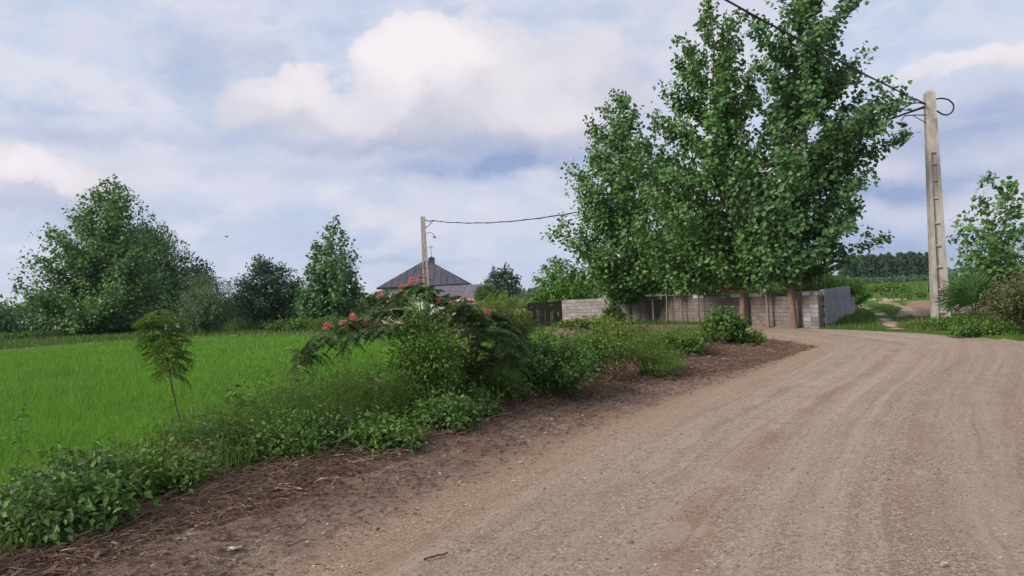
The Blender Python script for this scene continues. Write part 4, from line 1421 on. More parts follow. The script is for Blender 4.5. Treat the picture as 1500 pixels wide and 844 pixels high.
blades(gb, np.stack([x, y, terrain(x, y) - .01], 1), rng.uniform(.1, .45, n) * (.6 + .8 * vnoise(x * .6, y * .6, 4)) * np.interp(x, [-26, -18], [1.1, .8]), rng.normal(0, .1, (n, 2)), rng.uniform(.04, .09, n))
x, y = scatter(60000, -50, 2, 38, 60, lambda x, y: (y < yN(x) + .1) & (y > yN(x) - .75))
n = len(x)
blades(gb, np.stack([x, y, terrain(x, y) - .01], 1), rng.uniform(.15, .5, n), rng.normal(0, .1, (n, 2)), rng.uniform(.03, .06, n))
tag(gb.build('grass', M['grass']), 'rough grass on the open ground beyond the road', None, None, 'stuff')
cb_ = MB()
x, y = scatter(30000, 20, 150, 53, 190, lambda x, y: (x < y * .76) & (x > y * .40))
n = len(x)
blades(cb_, np.stack([x, y, terrain(x, y) - .02], 1), rng.uniform(.3, .8, n), rng.normal(0, .2, (n, 2)), rng.uniform(.12, .25, n))
tag(cb_.build('crop', M['grass']), 'far green crop on the flat field', None, None, 'stuff')

# ------------------------------------------------------------------ far woods
GF = 'plantation trees beyond the fields'


def far_tree(seed, H, rr):
    """one plantation tree as trunk and crown meshes"""
    global rng
    keep = rng
    rng = np.random.default_rng(seed)
    tk = MB()
    tk.tube([(0, 0, -.2), (.05, 0, H * .5), (0, 0, H * .95)], [.16, .12, .03], 6)
    fo = MB()
    n = 900
    h = H * (.12 + .88 * rng.random(n) ** .85)
    prof = rr * np.interp(h / H, [.1, .3, .6, .85, 1], [.75, 1, .85, .5, .1])
    a = rng.random(n) * 2 * np.pi
    r_ = prof * np.sqrt(rng.random(n)) * (1 + .25 * np.sin(a * 3 + h))
    p = np.stack([np.cos(a) * r_, np.sin(a) * r_, h], 1)
    leaves(fo, p, rng.normal(0, 1, (n, 3)), rng.normal(0, .6, (n, 3)) + np.array([0, -.3, .7]), rng.uniform(.4, .72, n), rng.uniform(.3, .56, n), 'oval')
    rng = keep
    a = tk.build('trunk', M['bark_dark'])
    b = fo.build('crown', M['far_tree'])
    b['kind'] = 'stuff'
    return a, b


protos = [far_tree(s, 8.2, 1.65) for s in (1, 2, 3)]
k = 0
for row in range(3):
    for i in range(22):
        Y = 208 + row * 7 + R.uniform(-2, 2)
        px = 1236 + i * 6.6 + R.uniform(-2.5, 2.5) + row * 3
        if px > 1378: continue
        x = P(px, 412, Y)[0]
        root = empty('plantation_tree', (x, Y, 0), 'dark plantation tree in the far wood left of the leaning pole', 'tree', GF)
        s_ = R.uniform(.88, 1.1) * (1.0 if px < 1350 else .92)
        for src in protos[k % 3]:
            o = src if k < 3 else src.copy()
            if k >= 3: COL.objects.link(o)
            o.parent = root
        root.scale = (s_, s_, s_ * R.uniform(.94, 1.06))
        root.rotation_euler = (0, 0, R.uniform(0, 6.28))
        k += 1
fw = MB()
n = 15000
aa = rng.uniform(-.80, .80, n)
Y = rng.uniform(520, 620, n)
hh = 5.6 + 2.0 * (vnoise(aa * 60, aa * 0, 3) - .5) + 3 * (vnoise(aa * 160, aa * 0, 6) - .5)
h = hh * (rng.random(n) ** .7)
# low growth along the foot of the woods
leaves(fw, np.stack([aa * Y, Y, h], 1), rng.normal(0, 1, (n, 3)), rng.normal(0, .6, (n, 3)) + np.array([0, -.4, .6]), rng.uniform(2.2, 4.0, n), rng.uniform(1.8, 3.2, n), 'oval')
n = 2600
px_ = rng.uniform(1215, 1400, n)
Y = rng.uniform(186, 202, n)
leaves(fw, np.stack([np.array([ray(v, 412)[0] for v in px_]) * Y, Y, rng.uniform(0, 1.7, n)], 1), rng.normal(0, 1, (n, 3)), rng.normal(0, .6, (n, 3)) + np.array([0, -.4, .6]), rng.uniform(.6, 1.1, n), rng.uniform(.5, .9, n), 'oval')
tag(fw.build('distant_wood', M['far_tree']), 'dark far off woodland along the horizon', None, None, 'stuff')

# ------------------------------------------------------------------ rice
rb_ = MB()
bs, hs_, wd_ = [], [], []
yv = 5.6
while yv < 60:
    sp = .15 * max(1, yv / 13)
    xs = np.arange(-.80 * yv - 2.5, 2.5, sp)
    xs = xs + rng.normal(0, .17, len(xs)) * sp
    yy = yv + rng.normal(0, .17, len(xs)) * sp
    ok = (xs < xR(yy) + .12) & (yy < yN(xs) - .38)
    xs, yy = xs[ok], yy[ok]
    nb = 20 if yv < 13 else 13
    X = np.repeat(xs, nb) + rng.normal(0, .22, len(xs) * nb) * sp
    Yb = np.repeat(yy, nb) + rng.normal(0, .22, len(xs) * nb) * sp
    bs.append(np.stack([X, Yb, terrain(X, Yb) - .01], 1))
    pat = .85 + .35 * vnoise(X * .7, Yb * .5, 14)
    hs_.append(rng.uniform(.13, .27, len(X)) * pat)
    wd_.append(rng.uniform(.0045, .008, len(X)) * max(1, yv / 9))
    yv += sp
bs, hs_, wd_ = np.concatenate(bs), np.concatenate(hs_), np.concatenate(wd_)
n = len(bs)
tone = np.clip(.5 * rng.random(n) + .5 * vnoise(bs[:, 0] * .5, bs[:, 1] * .35, 17) + np.interp(bs[:, 1], [6, 50], [.0, .2]) - .02, 0, 1)
blades(rb_, bs, hs_, rng.normal(0, .055, (n, 2)), wd_, np.where(rng.random(n) < .05, .95, np.minimum(tone, .85)))
tag(rb_.build('rice', M['rice']), 'bright green young rice filling the flooded field', None, None, 'stuff')

# ------------------------------------------------------------------ litter, twigs, stones
lt = MB()


def litter_pts(n, y0, y1, f):
    y = y0 * (y1 / y0) ** rng.random(n)
    t = f(rng.random(n))
    x = xL(y) + .15 + (xE(y) - xL(y)) * .9 * (rng.random(n) < np.interp(y, [5, 9], [.18, .36])) * rng.random(n) - t * (xL(y) - xW(y) + .55) + rng.normal(0, .07, n)
    k = (x < xE(y) + .1) & (y < yN(x)) & (y > 3)
    return x[k], y[k]


x, y = litter_pts(19000, 3.2, 21.5, lambda u: u ** .8)
n = len(x)
z = terrain(x, y) + np.abs(rng.normal(0, .028, n)) + .05 * sst(xL(y) - x, .0, .5) * rng.random(n)
a = rng.normal(.6, .9, n)
Ln = rng.uniform(.04, .16, n) * np.where(rng.random(n) < .08, 2.3, 1)
tw = rng.uniform(.0012, .0032, n) * (1 + y * .05)
d = np.stack([np.sin(a), np.cos(a), rng.normal(0, .22, n)], 1)
s_ = np.stack([np.cos(a), -np.sin(a), np.zeros(n)], 1)
p0 = np.stack([x, y, z], 1)
p1 = p0 + d * (Ln * .5)[:, None] + s_ * (rng.normal(0, .12, n) * Ln)[:, None]
p1[:, 2] += rng.uniform(0, .1, n) * Ln
p2 = p0 + d * Ln[:, None]
up = np.array([0, 0, 1.0])
V = []
for p_, k_ in ((p0, 1), (p1, 1), (p2, .5)):
    for dx_, dz_ in ((-1, 0), (1, 0), (0, 1.6)):
        V.append(p_ + s_ * (tw * dx_ * k_)[:, None] + up * (tw * dz_ * k_)[:, None])
V = np.stack(V, 1).reshape(-1, 3)
q = []
for r_ in (0, 3):
    for j in range(3):
        j2 = (j + 1) % 3
        q.append((r_ + j, r_ + j2, r_ + 3 + j2, r_ + 3 + j))
q = np.array(q)
F = (q[None] + (np.arange(n) * 9)[:, None, None]).reshape(-1, 4)
tone = np.where(rng.random(n) < .045, .95, rng.random(n) ** 1.3 * .8)
lt.add(V, F, np.repeat(tone, 6))
tag(lt.build('dry_twigs', M['twig']), 'brown cut twigs and dead stalks heaped along the bank', None, None, 'stuff')
dl = MB()
x, y = litter_pts(11000, 3.2, 21.5, lambda u: u)
n = len(x)
p = np.stack([x, y, terrain(x, y) + .006 + np.abs(rng.normal(0, .02, n))], 1)
leaves(dl, p, np.stack([rng.normal(0, 1, n), rng.normal(0, 1, n), rng.normal(0, .25, n)], 1), rng.normal(0, .35, (n, 3)) + np.array([0, 0, 1]), rng.uniform(.02, .065, n), rng.uniform(.015, .045, n), 'oval', np.where(rng.random(n) < .08, .95, rng.random(n) * .8))
# thin scatter over the bare earth between litter and road
n = 1500
y = 4.0 * (20 / 4.0) ** rng.random(n)
x = xL(y) + rng.random(n) ** 1.6 * (xE(y) - xL(y) - .1)
p = np.stack([x, y, terrain(x, y) + .005], 1)
leaves(dl, p, np.stack([rng.normal(0, 1, n), rng.normal(0, 1, n), rng.normal(0, .2, n)], 1), rng.normal(0, .3, (n, 3)) + np.array([0, 0, 1]), rng.uniform(.015, .05, n), rng.uniform(.01, .03, n), 'oval', np.where(rng.random(n) < .1, .95, rng.random(n) * .8))
tag(dl.build('dead_leaves', M['dead']), 'dead brown leaves and scraps lying on the bank', None, None, 'stuff')

pb = MB()
n = 36000
y = 3.2 * (24 / 3.2) ** (rng.random(n) ** 1.0)
x = xE(y) + (rng.random(n)) * (.72 * y + 1.5 - xE(y)) - .3 * rng.random(n)
ok = (y < yF(x) - .2) & (x < y * .8 + 1)
x, y = x[ok], y[ok]
n = len(x)
r_ = rng.gamma(1.8, .0015, n) + .0022
r_ = np.minimum(r_, .013) * np.where(rng.random(n) < .006, 2.2, 1)
oct_ = np.array([(1, 0, 0), (0, 1, 0), (-1, 0, 0), (0, -1, 0), (0, 0, .8), (0, 0, -.6)])
V = np.stack([x, y, terrain(x, y) + r_ * .3], 1)[:, None, :] + oct_[None] * r_[:, None, None] * (1 + rng.normal(0, .22, (n, 6, 1))) * np.array([1.25, 1, .75])
tf = np.array([(0, 1, 4), (1, 2, 4), (2, 3, 4), (3, 0, 4), (1, 0, 5), (2, 1, 5), (3, 2, 5), (0, 3, 5)])
F = (tf[None] + (np.arange(n) * 6)[:, None, None]).reshape(-1, 3)
pb.add(V.reshape(-1, 3), F, np.repeat(np.where(rng.random(n) < .11, .95, rng.random(n) * .8), 8))
tag(pb.build('gravel', M['stone']), 'small loose stones strewn over the dirt road', None, None, 'stuff')


def stick(pts, r, mat, name, label, cat='stick'):
    mb = MB()
    pp = []
    for q in pts:
        px, py = q[0], q[1]
        g_ = G(px, py)
        h = q[2] if len(q) > 2 else .02
        if h > .08:            # a raised end: keep the base's distance
            p_ = P(px, py, pts_y)
            pp.append(p_)
        else:
            pts_y = g_[1]
            pp.append((g_[0], g_[1], tz(g_[0], g_[1]) + h))
    pp = np.array(pp)
    u = np.linspace(0, 1, 6)
    t0 = np.linspace(0, 1, len(pp))
    path = np.stack([np.interp(u, t0, pp[:, a]) for a in range(3)], 1)
    path += rng.normal(0, r * .35, path.shape)
    mb.tube(path, np.linspace(r, r * .75, 6) * (1 + rng.normal(0, .08, 6)), 7)
    return tag(mb.build(name, mat, smooth=True), label, cat)


stick([(14, 838), (42, 792, .14)], .012, M['cane'], 'dry_stick', 'pale cut stick poking up at the bottom left corner')
stick([(168, 838), (282, 772)], .020, M['cane'], 'dry_cane', 'long pale split cane lying on the litter at lower left')
stick([(180, 832), (240, 795)], .014, M['bark'], 'dry_cane', 'thinner grey cane lying beside the long pale one')
stick([(402, 743), (444, 742)], .012, M['cane'], 'dry_stick', 'short pale stick lying across the litter')
stick([(622, 827), (656, 818)], .008, M['bark_dark'], 'dry_stick', 'short dark twig lying on the road')
stick([(612, 724), (634, 670, .2)], .004, M['bark_dark'], 'dead_stalk', 'thin leaning dead stalk standing on the bare bank')
stick([(538, 737), (543, 682, .2)], .004, M['bark_dark'], 'dead_stalk', 'thin upright dead stalk, middle one on the bare bank', 'stick')
stick([(672, 708), (706, 664, .2)], .004, M['bark_dark'], 'dead_stalk', 'thin slanting dead stalk nearest the road edge')
stick([(310, 844), (300, 806, .1)], .005, M['cane'], 'dead_stalk', 'pale dry stalk at the bottom edge beside the pale scrap')


def scrap(px, py, s, label, name='litter_scrap', cat='litter'):
    g_ = G(px, py)
    mb = MB()
    nn = 9
    V = [(0, 0, .028 * s / .1)]
    for j in range(nn):
        a = 2 * math.pi * j / nn
        q = s * (.7 + .5 * R.random())
        V.append((math.cos(a) * q, math.sin(a) * q * .55, .01 + R.random() * .02 * s / .1))
    V += [(v[0] * .96, v[1] * .96, v[2] - .012) for v in V]
    F = [(0, 1 + j, 1 + (j + 1) % nn) for j in range(nn)] + [(nn + 1, nn + 2 + (j + 1) % nn, nn + 2 + j) for j in range(nn)]
    mb.add(V, F)
    mb.F.append(np.array([(1 + j, nn + 2 + j, nn + 2 + (j + 1) % nn, 1 + (j + 1) % nn) for j in range(nn)])); mb.r.append(np.full(nn, .5))
    o = mb.build(name, M['paper'])
    o.location = (g_[0], g_[1], tz(g_[0], g_[1]) + .012)
    o.rotation_euler = (R.uniform(-.15, .15), R.uniform(-.15, .15), R.uniform(-.6, .6))
    return tag(o, label, cat)


scrap(345, 820, .055, 'pale flat scrap lying at the bottom of the bank')
scrap(452, 802, .016, 'tiny white scrap on the bare earth below the twigs')
scrap(700, 588, .10, 'crumpled pale scrap on the litter beside the weeds')
scrap(717, 613, .07, 'pale curled leaf scrap below the crumpled one')
scrap(624, 646, .05, 'grey scrap on the litter under the creeper covered shrub')
scrap(1380, 829, .03, 'small pale stone lying on the road near the bottom', 'stone', 'stone')
scrap(1062, 531, .09, 'pale stone at the road edge near the end of the bank', 'stone', 'stone')
scrap(762, 679, .022, 'small pale stone at the left road edge', 'stone', 'stone')

# ------------------------------------------------------------------ plants along the bank
wd2 = MB()
ws = MB()


def undergrowth(n, y0, y1, hfun, leaf, tpl, ls, mb, per=14, wr=.6, xt=None):
    y = y0 + (y1 - y0) * rng.random(n)
    t = rng.random(n) if xt is None else xt[0] + (xt[1] - xt[0]) * rng.random(n)
    x = xW(y) - .05 - t * (xW(y) - xR(y) - .15)
    ok = island(x, y)
    x, y, t = x[ok], y[ok], t[ok]
    n = len(x)
    z = terrain(x, y)
    H = hfun(x, y, t) * rng.uniform(.55, 1.1, n)
    for i in range(n):
        tip = np.array([x[i] + rng.normal(0, .18 * H[i]), y[i] + rng.normal(0, .18 * H[i]), z[i] + H[i]])
        b_ = np.array([x[i], y[i], z[i] - .02])
        ws.tube(np.array([b_, b_ * .5 + tip * .5 + rng.normal(0, .03 * H[i], 3), tip]), [.004, .003, .0015], 3)
        m = int(per * (.6 + H[i]))
        u = rng.random(m) ** .7
        p = b_ + (tip - b_) * u[:, None] + rng.normal(0, 1, (m, 3)) * (.03 + .10 * H[i]) * np.array([1, 1, .5])
        p[:, 2] = np.maximum(p[:, 2], z[i] + .015)
        dd = np.stack([p[:, 0] - x[i], p[:, 1] - y[i], np.full(m, -.03)], 1) * 6 + rng.normal(0, .5, (m, 3))
        l = ls * rng.uniform(.6, 1.35, m)
        leaves(mb, p, dd, rng.normal(0, .45, (m, 3)) + np.array([.1, -.25, .8]), l, l * wr, tpl, np.clip(rng.random(m) * .5 + .42 * rng.random(), 0, .95))


def hgt(x, y, t):
    h = 1.1 * np.interp(y / 1.12, [4, 5.5, 6.5, 7.2, 8.5, 10, 13, 16, 20, 24], [.28, .34, .44, .52, .54, .58, .58, .50, .42, .36])
    return h * (.55 + .45 * np.sin(np.clip(t, 0, 1) * np.pi)) * (.55 + .9 * vnoise(x * 1.6, y * 1.6, 41))


undergrowth(330, 4.6, 15, hgt, None, 'kite', .052, wd2, 18, .5)
undergrowth(300, 10, 24.2, hgt, None, 'oval', .07, wd2, 16)
o = wd2.build('undergrowth', M['weed'])
tag(o, 'tangled broad leaved weeds covering the bank', None, None, 'stuff')
wd3 = MB()
undergrowth(170, 4.6, 13, lambda x, y, t: hgt(x, y, t) * .6, None, 'oval', .055, wd3, 14, .7, (0, .45))
undergrowth(320, 4.5, 21, lambda x, y, t: hgt(x, y, t) * .9, None, 'lance', .10, wd3, 18, .2, (0, .95))
tag(wd3.build('ground_cover', M['weed_dark']), 'dark low weeds along the foot of the bank', None, None, 'stuff')
wd4 = MB()
undergrowth(120, 4.6, 8.5, lambda x, y, t: .22 + .25 * vnoise(x * 2, y * 2, 71), None, 'kite', .048, wd4, 22, .5, (.0, .7))
undergrowth(260, 4.0, 20, lambda x, y, t: hgt(x, y, t) * 1.25, None, 'kite', .05, wd4, 15, .45, (.1, .98))
undergrowth(200, 4.6, 13, lambda x, y, t: hgt(x, y, t) * 1.5, None, 'lance', .085, wd4, 16, .2, (.15, .98))
tag(wd4.build('pale_weeds', M['weed_light']), 'paler weeds and seedlings mixed into the bank growth', None, None, 'stuff')
tag(ws.build('weed_stalks', M['stem']), 'thin stalks standing among the bank weeds', None, None, 'stuff')
bg_ = MB()
y = rng.uniform(4.2, 23.5, 30000)
t = rng.random(30000)
x = xW(y) + .05 - t * (xW(y) - xR(y) - .05)
ok = island(x, y) & (vnoise(x * 1.3, y * 1.3, 51) > .35)
x, y = x[ok], y[ok]
n = len(x)
blades(bg_, np.stack([x, y, terrain(x, y) - .01], 1), rng.uniform(.12, .48, n) * (.6 + .8 * vnoise(x, y, 52)) * np.interp(y, [5.5, 8.5], [.5, 1]), rng.normal(0, .09, (n, 2)), rng.uniform(.005, .011, n) * (1 + y * .05))
tag(bg_.build('bank_grass', M['grass']), 'loose grass growing between the bank weeds', None, None, 'stuff')

# fine feathery horsetail patch left of the creeper covered shrub
ft = MB()
n = 1300
y = rng.uniform(7.3, 11, n)
t = rng.uniform(.08, .75, n)
x = xW(y) - t * (xW(y) - xR(y))
ok = (x < -1.0) & (x > -3.8)
x, y = x[ok], y[ok]
n = len(x)
z = terrain(x, y)
H = rng.uniform(.40, .90, n) * np.interp(x, [-3.8, -3.0, -1.8, -1.0], [.6, .85, 1.0, .9])
for i in range(n):
    m = int(22 + 26 * H[i])
    u = np.linspace(.08, 1, m)
    ln = rng.normal(0, .09, 2)
    p = np.stack([x[i] + ln[0] * u * H[i], y[i] + ln[1] * u * H[i], z[i] + u * H[i]], 1)
    a = rng.random(m) * 2 * np.pi
    dd = np.stack([np.cos(a), np.sin(a), np.full(m, .55)], 1)
    l = rng.uniform(.05, .11, m) * (1.15 - u * .7)
    leaves(ft, p, dd, rng.normal(0, 1, (m, 3)), l, l * .09, 'lance', np.clip(rng.random() * .6 + rng.normal(0, .15, m), 0, .9))
tag(ft.build('horsetail_growth', M['fern']), 'fine feathery green stalks standing densely on the bank', None, None, 'stuff')


def on_bank(px, py):
    x, y, _ = G(px, py, .05)
    return (x, y, tz(x, y))


BUSH = [
    # px, py of the foot, rx, ry, h, leaves, material, size, template, label
    (812, 588, .75, .6, 1.08, 7500, 'weed_dark', .062, 'oval', 'dense dark green bush on the bank right of the silk tree'),
    (868, 562, .70, .6, .98, 5200, 'weed', .06, 'oval', 'mid green bush with yellowing tips behind the dense dark bush'),
    (770, 580, .5, .45, .62, 3000, 'weed_light', .06, 'lance', 'low pale feathery clump in front of the dense dark bush'),
    (935, 555, .60, .55, .95, 6500, 'fern', .05, 'lance', 'soft fern like bush in the middle of the far bank'),
    (968, 556, .42, .4, .45, 3600, 'fern', .045, 'lance', 'low bright ferny clump spilling toward the road'),
    (905, 535, .9, .7, .95, 5600, 'weed_light', .065, 'oval', 'yellowish green bush below the pale block wall'),
    (985, 528, .75, .6, .62, 3000, 'weed', .07, 'oval', 'low rounded bush beyond the ferny clump'),
    (1062, 508, .55, .5, 1.02, 1700, 'weed_dark', .14, 'oval', 'dark big leaved young shrub near the end of the bank'),
    (1020, 510, 1.1, .8, .60, 4600, 'fern', .08, 'lance', 'bright green low growth left of the big leaved shrub'),
    (1096, 506, .5, .4, .30, 1400, 'weed', .07, 'oval', 'small weed clump at the far end of the bank'),
    (655, 640, .40, .38, .36, 1700, 'weed_dark', .06, 'oval', 'broad leaved clump at the foot of the creeper covered shrub'),
    (565, 668, .42, .35, .30, 1700, 'weed', .06, 'oval', 'broad leaved low clump left of the creeper covered shrub'),
    (232, 742, .42, .36, .50, 1800, 'weed', .05, 'kite', 'leafy bush at the foot of the thin sapling'),
    (120, 770, .48, .40, .58, 2000, 'weed_dark', .06, 'kite', 'dense nettle like bush at lower left beside the rice'),
    (20, 800, .36, .3, .30, 700, 'weed_dark', .055, 'oval', 'dark leafy clump in the bottom left corner'),
    (345, 690, .34, .3, .44, 900, 'weed_dark', .05, 'oval', 'small dark bush between sapling and feathery stalks'),
    (470, 672, .50, .4, .42, 2000, 'weed_dark', .048, 'oval', 'mixed dark weed bush below the feathery stalks'),
    (700, 604, .55, .45, .85, 4800, 'fern', .07, 'lance', 'grassy clump at the foot of the silk tree trunk'),
    (902, 566, .45, .35, .42, 1500, 'dead', .06, 'lance', 'dried reddish brown weed clump below the yellowish green bush'),
    (290, 712, .22, .2, .34, 500, 'dead', .06, 'lance', 'withered rusty weed clump at the foot of the thin sapling'),
    (745, 598, .5, .3, .22, 1200, 'dead', .06, 'lance', 'low heap of withered brown weeds in front of the grassy clump'),
    (1035, 524, .6, .35, .30, 1400, 'dead', .07, 'lance', 'withered brown weeds at the edge of the far litter'),
    (650, 636, .4, .35, .40, 1700, 'weed', .055, 'kite', 'loose leafy clump right of the creeper covered shrub foot'),
    (735, 600, .5, .4, .46, 2200, 'weed', .05, 'kite', 'loose leafy clump left of the dense dark bush'),
    (690, 622, .45, .35, .36, 1700, 'weed_dark', .055, 'oval', 'low broad leaved clump in front of the silk tree trunk'),
    (420, 690, .42, .36, .42, 1500, 'weed', .05, 'kite', 'loose weed clump below the leafy stalk'),
    (120, 800, .4, .34, .40, 1500, 'weed_dark', .06, 'oval', 'broad leaved clump nearest the bottom left litter'),
    (60, 815, .45, .38, .44, 1700, 'weed_dark', .06, 'kite', 'loose weed clump beside the pale cut stick'),
    (745, 548, .6, .5, .62, 4200, 'fern', .06, 'lance', 'tall grassy growth between silk tree and dense dark bush'),
    (700, 575, .5, .45, .50, 3200, 'fern', .06, 'lance', 'bright grassy clump beneath the silk tree branches'),
]
for i, (px, py, rx, ry, h, nl, mt, ls, tp, lab) in enumerate(BUSH):
    b = on_bank(px, py)
    make_bush('bush', lab, b, rx, ry, h, int(nl * .9), M[mt], ls, tp, group='bushes along the roadside bank', seed=200 + i, clump=.05 + ls * .35, stems=40, lo=.05)

b = on_bank(640, 628)
make_bush('creeper_shrub', 'tall narrow shrub smothered in creepers left of the silk tree', b, .46, .44, 1.72, 6000, M['weed'], .045, 'oval', seed=230, clump=.075, stems=60, lo=.02, lean=(-.05, 0))
b = G(737, 502)
make_bush('oleander', 'light green willow leaved shrub hiding the left side of the gate', (b[0], b[1], tz(b[0], b[1])), 1.15, .8, 2.25, 6200, M['weed_light'], .18, 'lance', seed=231, clump=.10, stems=60, lo=.1, wr=.2)
b = G(868, 486)
make_bush('wall_weed', 'tall weeds against the foot of the pale block wall', (b[0], b[1], tz(b[0], b[1])), 1.6, .5, .5, 2600, M['weed_light'], .11, 'oval', seed=232, clump=.08, stems=50)
b = G(898, 477)
make_bush('wall_weed', 'creeper climbing between pale wall and left poplar trunk', (b[0], b[1], tz(b[0], b[1])), .6, .4, 1.2, 1700, M['weed_dark'], .12, 'oval', seed=233, clump=.08, stems=30)


# silk tree with pink flowers, arching over the bank
def make_silk_tree():
    global rng
    keep = rng
    rng = np.random.default_rng(77)
    Y0 = 10.6
    bx, by = -.55, Y0
    bz = tz(bx, by)
    root = empty('silk_tree', (bx, by, bz), 'arching silk tree with dark feathery leaves and pink flowers', 'tree')
    org = np.array([bx, by, bz])
    wood, fol, st = MB(), MB(), MB()
    def W_(px, py, y):
        return np.array(P(px, py, y)) - org
    limbs = [
        [W_(694, 600, 10.6), W_(672, 530, 10.4), W_(640, 470, 10.2), W_(590, 448, 10.0), W_(545, 460, 9.8), W_(500, 480, 9.6), W_(465, 500, 9.5), W_(438, 522, 9.4)],
        [W_(694, 600, 10.6), W_(680, 500, 10.7), W_(655, 450, 10.8), W_(625, 425, 10.9), W_(590, 432, 10.9), W_(555, 450, 10.8)],
        [W_(694, 600, 10.6), W_(690, 510, 10.5), W_(676, 460, 10.4), W_(650, 440, 10.3), W_(612, 418, 10.3)],
        [W_(694, 600, 10.6), W_(698, 510, 10.8), W_(706, 468, 11.0), W_(722, 460, 11.2), W_(750, 478, 11.3)],
        [W_(694, 600, 10.6), W_(696, 520, 10.3), W_(700, 478, 10.0), W_(688, 455, 9.8), W_(660, 452, 9.6)],
        [W_(680, 500, 10.7), W_(640, 470, 11.2), W_(600, 455, 11.5), W_(560, 455, 11.7)],
        [W_(698, 510, 10.8), W_(715, 482, 10.4), W_(735, 488, 10.2), W_(752, 505, 10.1)],
        [W_(694, 600, 10.6), W_(690, 545, 10.5), W_(674, 518, 10.3), W_(655, 522, 10.2), W_(640, 540, 10.1)],
        [W_(694, 600, 10.6), W_(704, 540, 10.5), W_(722, 520, 10.4), W_(738, 522, 10.3), W_(748, 532, 10.2)],
        [W_(640, 470, 10.2), W_(600, 478, 9.7), W_(556, 484, 9.4), W_(520, 490, 9.2)],
    ]
    for li, lb in enumerate(limbs):
        lb = np.array(lb)
        t0 = np.linspace(0, 1, len(lb))
        u = np.linspace(0, 1, 16)
        path = np.stack([np.interp(u, t0, lb[:, a]) for a in range(3)], 1)
        path[1:-1] = (path[:-2] + 2 * path[1:-1] + path[2:]) / 4
        wood.tube(path, np.linspace(.024 if li < 5 else .014, .005, 16), 5)
        nf = 50
        for k in range(nf):
            t = .32 + .68 * (k + rng.random()) / nf if li < 5 else .1 + .9 * (k + rng.random()) / nf
            p = np.array([np.interp(t, u, path[:, a]) for a in range(3)])
            tg = path[min(15, int(t * 15) + 1)] - path[max(0, int(t * 15) - 1)]
            tg /= np.linalg.norm(tg) + 1e-9
            a = rng.random() * 2 * math.pi
            d = np.array([math.cos(a), math.sin(a), .15 + .3 * rng.random()]) + tg * .7
            frond(fol, st, p + rng.normal(0, .03, 3), d, rng.uniform(.18, .32), 14, .085, rng.uniform(.35, .85), 0, .22, .2 + .6 * rng.random())
    # end sprays that hang over the rice
    for (px, py, y, n) in ((432, 528, 9.5, 5), (462, 522, 9.5, 6), (508, 500, 9.5, 6), (748, 505, 10.4, 5), (655, 510, 9.9, 4), (700, 515, 10.2, 4)):
        for _ in range(n):
            a = rng.random() * 2 * math.pi
            frond(fol, st, W_(px, py, y) + rng.normal(0, .04, 3), (math.cos(a), math.sin(a), .1), rng.uniform(.18, .28), 12, .08, .8, 0, .22)
    wood.build('trunk', M['bark'], root, smooth=True)
    f = fol.build('foliage', M['mimosa'], root); f['kind'] = 'stuff'
    s = st.build('leaf_stalk', M['stem'], root); s['kind'] = 'stuff'
    for (px, py, y) in ((616, 408, 10.3), (600, 417, 10.5), (588, 424, 10.8), (555, 434, 10.8), (515, 467, 9.6), (499, 475, 9.6), (479, 482, 9.5), (531, 469, 9.7), (646, 441, 10.2), (686, 444, 9.9), (711, 456, 10.7), (664, 446, 9.8)):
        fl = MB()
        c = W_(px, py, y)
        for blm in range(3):
            cc = c + rng.normal(0, .028, 3)
            m = 46
            dd = rng.normal(0, 1, (m, 3))
            dd[:, 2] = np.abs(dd[:, 2]) * .8 + .1
            dd = norm(dd)
            leaves(fl, np.repeat(cc[None], m, 0), dd, rng.normal(0, 1, (m, 3)), rng.uniform(.04, .07, m), .009, 'lance')
        fl.build('flower', M['flower'], root)
    rng = keep


make_silk_tree()


def make_sapling(pts, Y, label, nfr, flen, crown_from, name='sapling', leafm='fern', lw=.2, seed=0, r=.012, pairs=9, pin=.085):
    global rng
    keep = rng
    rng = np.random.default_rng(300 + seed)
    w_ = [np.array(P(px, py, Y)) for px, py in pts]
    w_[0][2] = tz(w_[0][0], w_[0][1]) - .02
    root = empty(name, tuple(w_[0]), label, 'sapling')
    path = np.array([p - w_[0] for p in w_])
    u = np.linspace(0, 1, 10)
    t0 = np.linspace(0, 1, len(path))
    path = np.stack([np.interp(u, t0, path[:, a]) for a in range(3)], 1)
    wood, fol = MB(), MB()
    wood.tube(path, np.linspace(r, r * .3, 10), 6)
    for i in range(nfr):
        t = crown_from + (1 - crown_from) * (i + .5) / nfr
        p = np.array([np.interp(t, u, path[:, a]) for a in range(3)])
        a = i * 2.39996 + rng.normal(0, .9)
        e = rng.uniform(-.2, .5) + .7 * (t - crown_from) / (1 - crown_from)
        frond(fol, wood, p, (math.cos(a), math.sin(a), e), flen * rng.uniform(.5, 1.2), pairs, pin, rng.uniform(.25, .8), 0, lw)
    wood.build('stem', M['stem'], root)
    fol.build('foliage', M[leafm], root)['kind'] = 'stuff'
    rng = keep
    return root


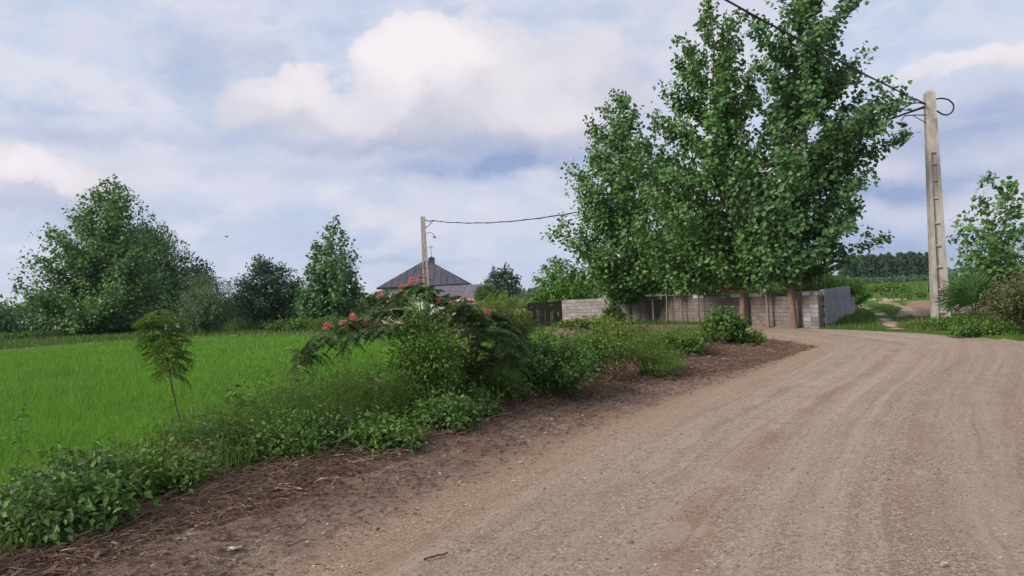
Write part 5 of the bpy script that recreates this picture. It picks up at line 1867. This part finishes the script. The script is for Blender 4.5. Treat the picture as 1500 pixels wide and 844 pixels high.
make_sapling([(270, 672), (266, 625), (254, 580), (245, 530), (238, 490), (228, 466)], 8.4, 'slender feathery leaved sapling standing in front of the rice', 52, .30, .54, seed=1, leafm='fern', r=.015, lw=.11, pairs=5, pin=.17)
make_sapling([(352, 668), (349, 610), (345, 565)], 8.2, 'short dark stalk with a leafy top right of the slender sapling', 9, .16, .65, name='weed_stalk', leafm='weed_dark', seed=2, r=.006, pairs=4, pin=.07, lw=.5)
make_sapling([(18, 735), (28, 660), (36, 590)], 7.0, 'faint tall weed stalk at the left edge in front of the rice', 14, .16, .2, name='weed_stalk', leafm='weed', seed=3, r=.005, pairs=4, pin=.055, lw=.45)
make_sapling([(455, 640), (440, 575), (432, 520), (428, 508)], 8.9, 'thin weed stalk with hanging leaves left of the silk tree tip', 10, .14, .35, name='weed_stalk', leafm='weed', seed=4, r=.005, pairs=4, pin=.06, lw=.5)
make_sapling([(672, 480), (668, 455), (665, 445)], 9.6, 'tiny yellow green shoot among the silk tree leaves', 7, .10, .2, name='shoot', leafm='bright', seed=5, r=.004, pairs=3, pin=.05, lw=.5)

# small concrete box across the rice
sb = MB()
x0, y0_, _ = P(256, 480, 62)
sb.box(-.62, .62, -.5, .5, -.1, .95, .01)
sb.box(-.70, .70, -.58, .58, .95, 1.08, .008)
o = sb.build('concrete_box', M['block_pale'])
o.location = (x0, 62, tz(x0, 62))
tag(o, 'small grey concrete box across the rice left of the willow bush', 'box')

# a bird far up over the left trees
bd = MB()
bd.tube([(-.16, 0, 0), (-.08, 0, .01), (.05, 0, .01), (.14, 0, .02), (.18, 0, .02)], [.01, .035, .045, .028, .006], 6)
root = empty('bird', P(331, 347, 60), 'tiny brown bird gliding in the sky over the left trees', 'bird')
bd.build('body', M['bird'], root)
for s in (-1, 1):
    wg = MB()
    V = [(.06, s * .03, .02), (-.06, s * .03, .02), (-.05, s * .2, .06), (.07, s * .2, .065), (-.03, s * .38, .03), (.02, s * .38, .03)]
    V += [(v[0], v[1], v[2] + .006) for v in V]
    wg.add(V, [(0, 1, 2, 3), (3, 2, 4, 5), (6, 9, 8, 7), (9, 11, 10, 8), (0, 3, 9, 6), (3, 5, 11, 9), (1, 7, 8, 2), (2, 8, 10, 4), (4, 10, 11, 5)])
    wg.build('wing', M['bird'], root)


# ------------------------------------------------------------------ air: one closed box of thin haze round everything
hz_ = MB()
hz_.box(-3900, 3900, -200, 4000, -4, 60)
hm = bpy.data.materials.new('haze')
hm.use_nodes = True
hm.node_tree.nodes.clear()
HN = NT(hm.node_tree)
ho = HN.n('ShaderNodeOutputMaterial')
hv = HN.n('ShaderNodeVolumePrincipled')
hv.inputs['Color'].default_value = (0.80, 0.87, 1.0, 1)
hv.inputs['Density'].default_value = 0.00012
hm.node_tree.links.new(hv.outputs[0], ho.inputs['Volume'])
tag(hz_.build('haze', hm), 'thin even haze in the air over the fields', None, None, 'stuff')
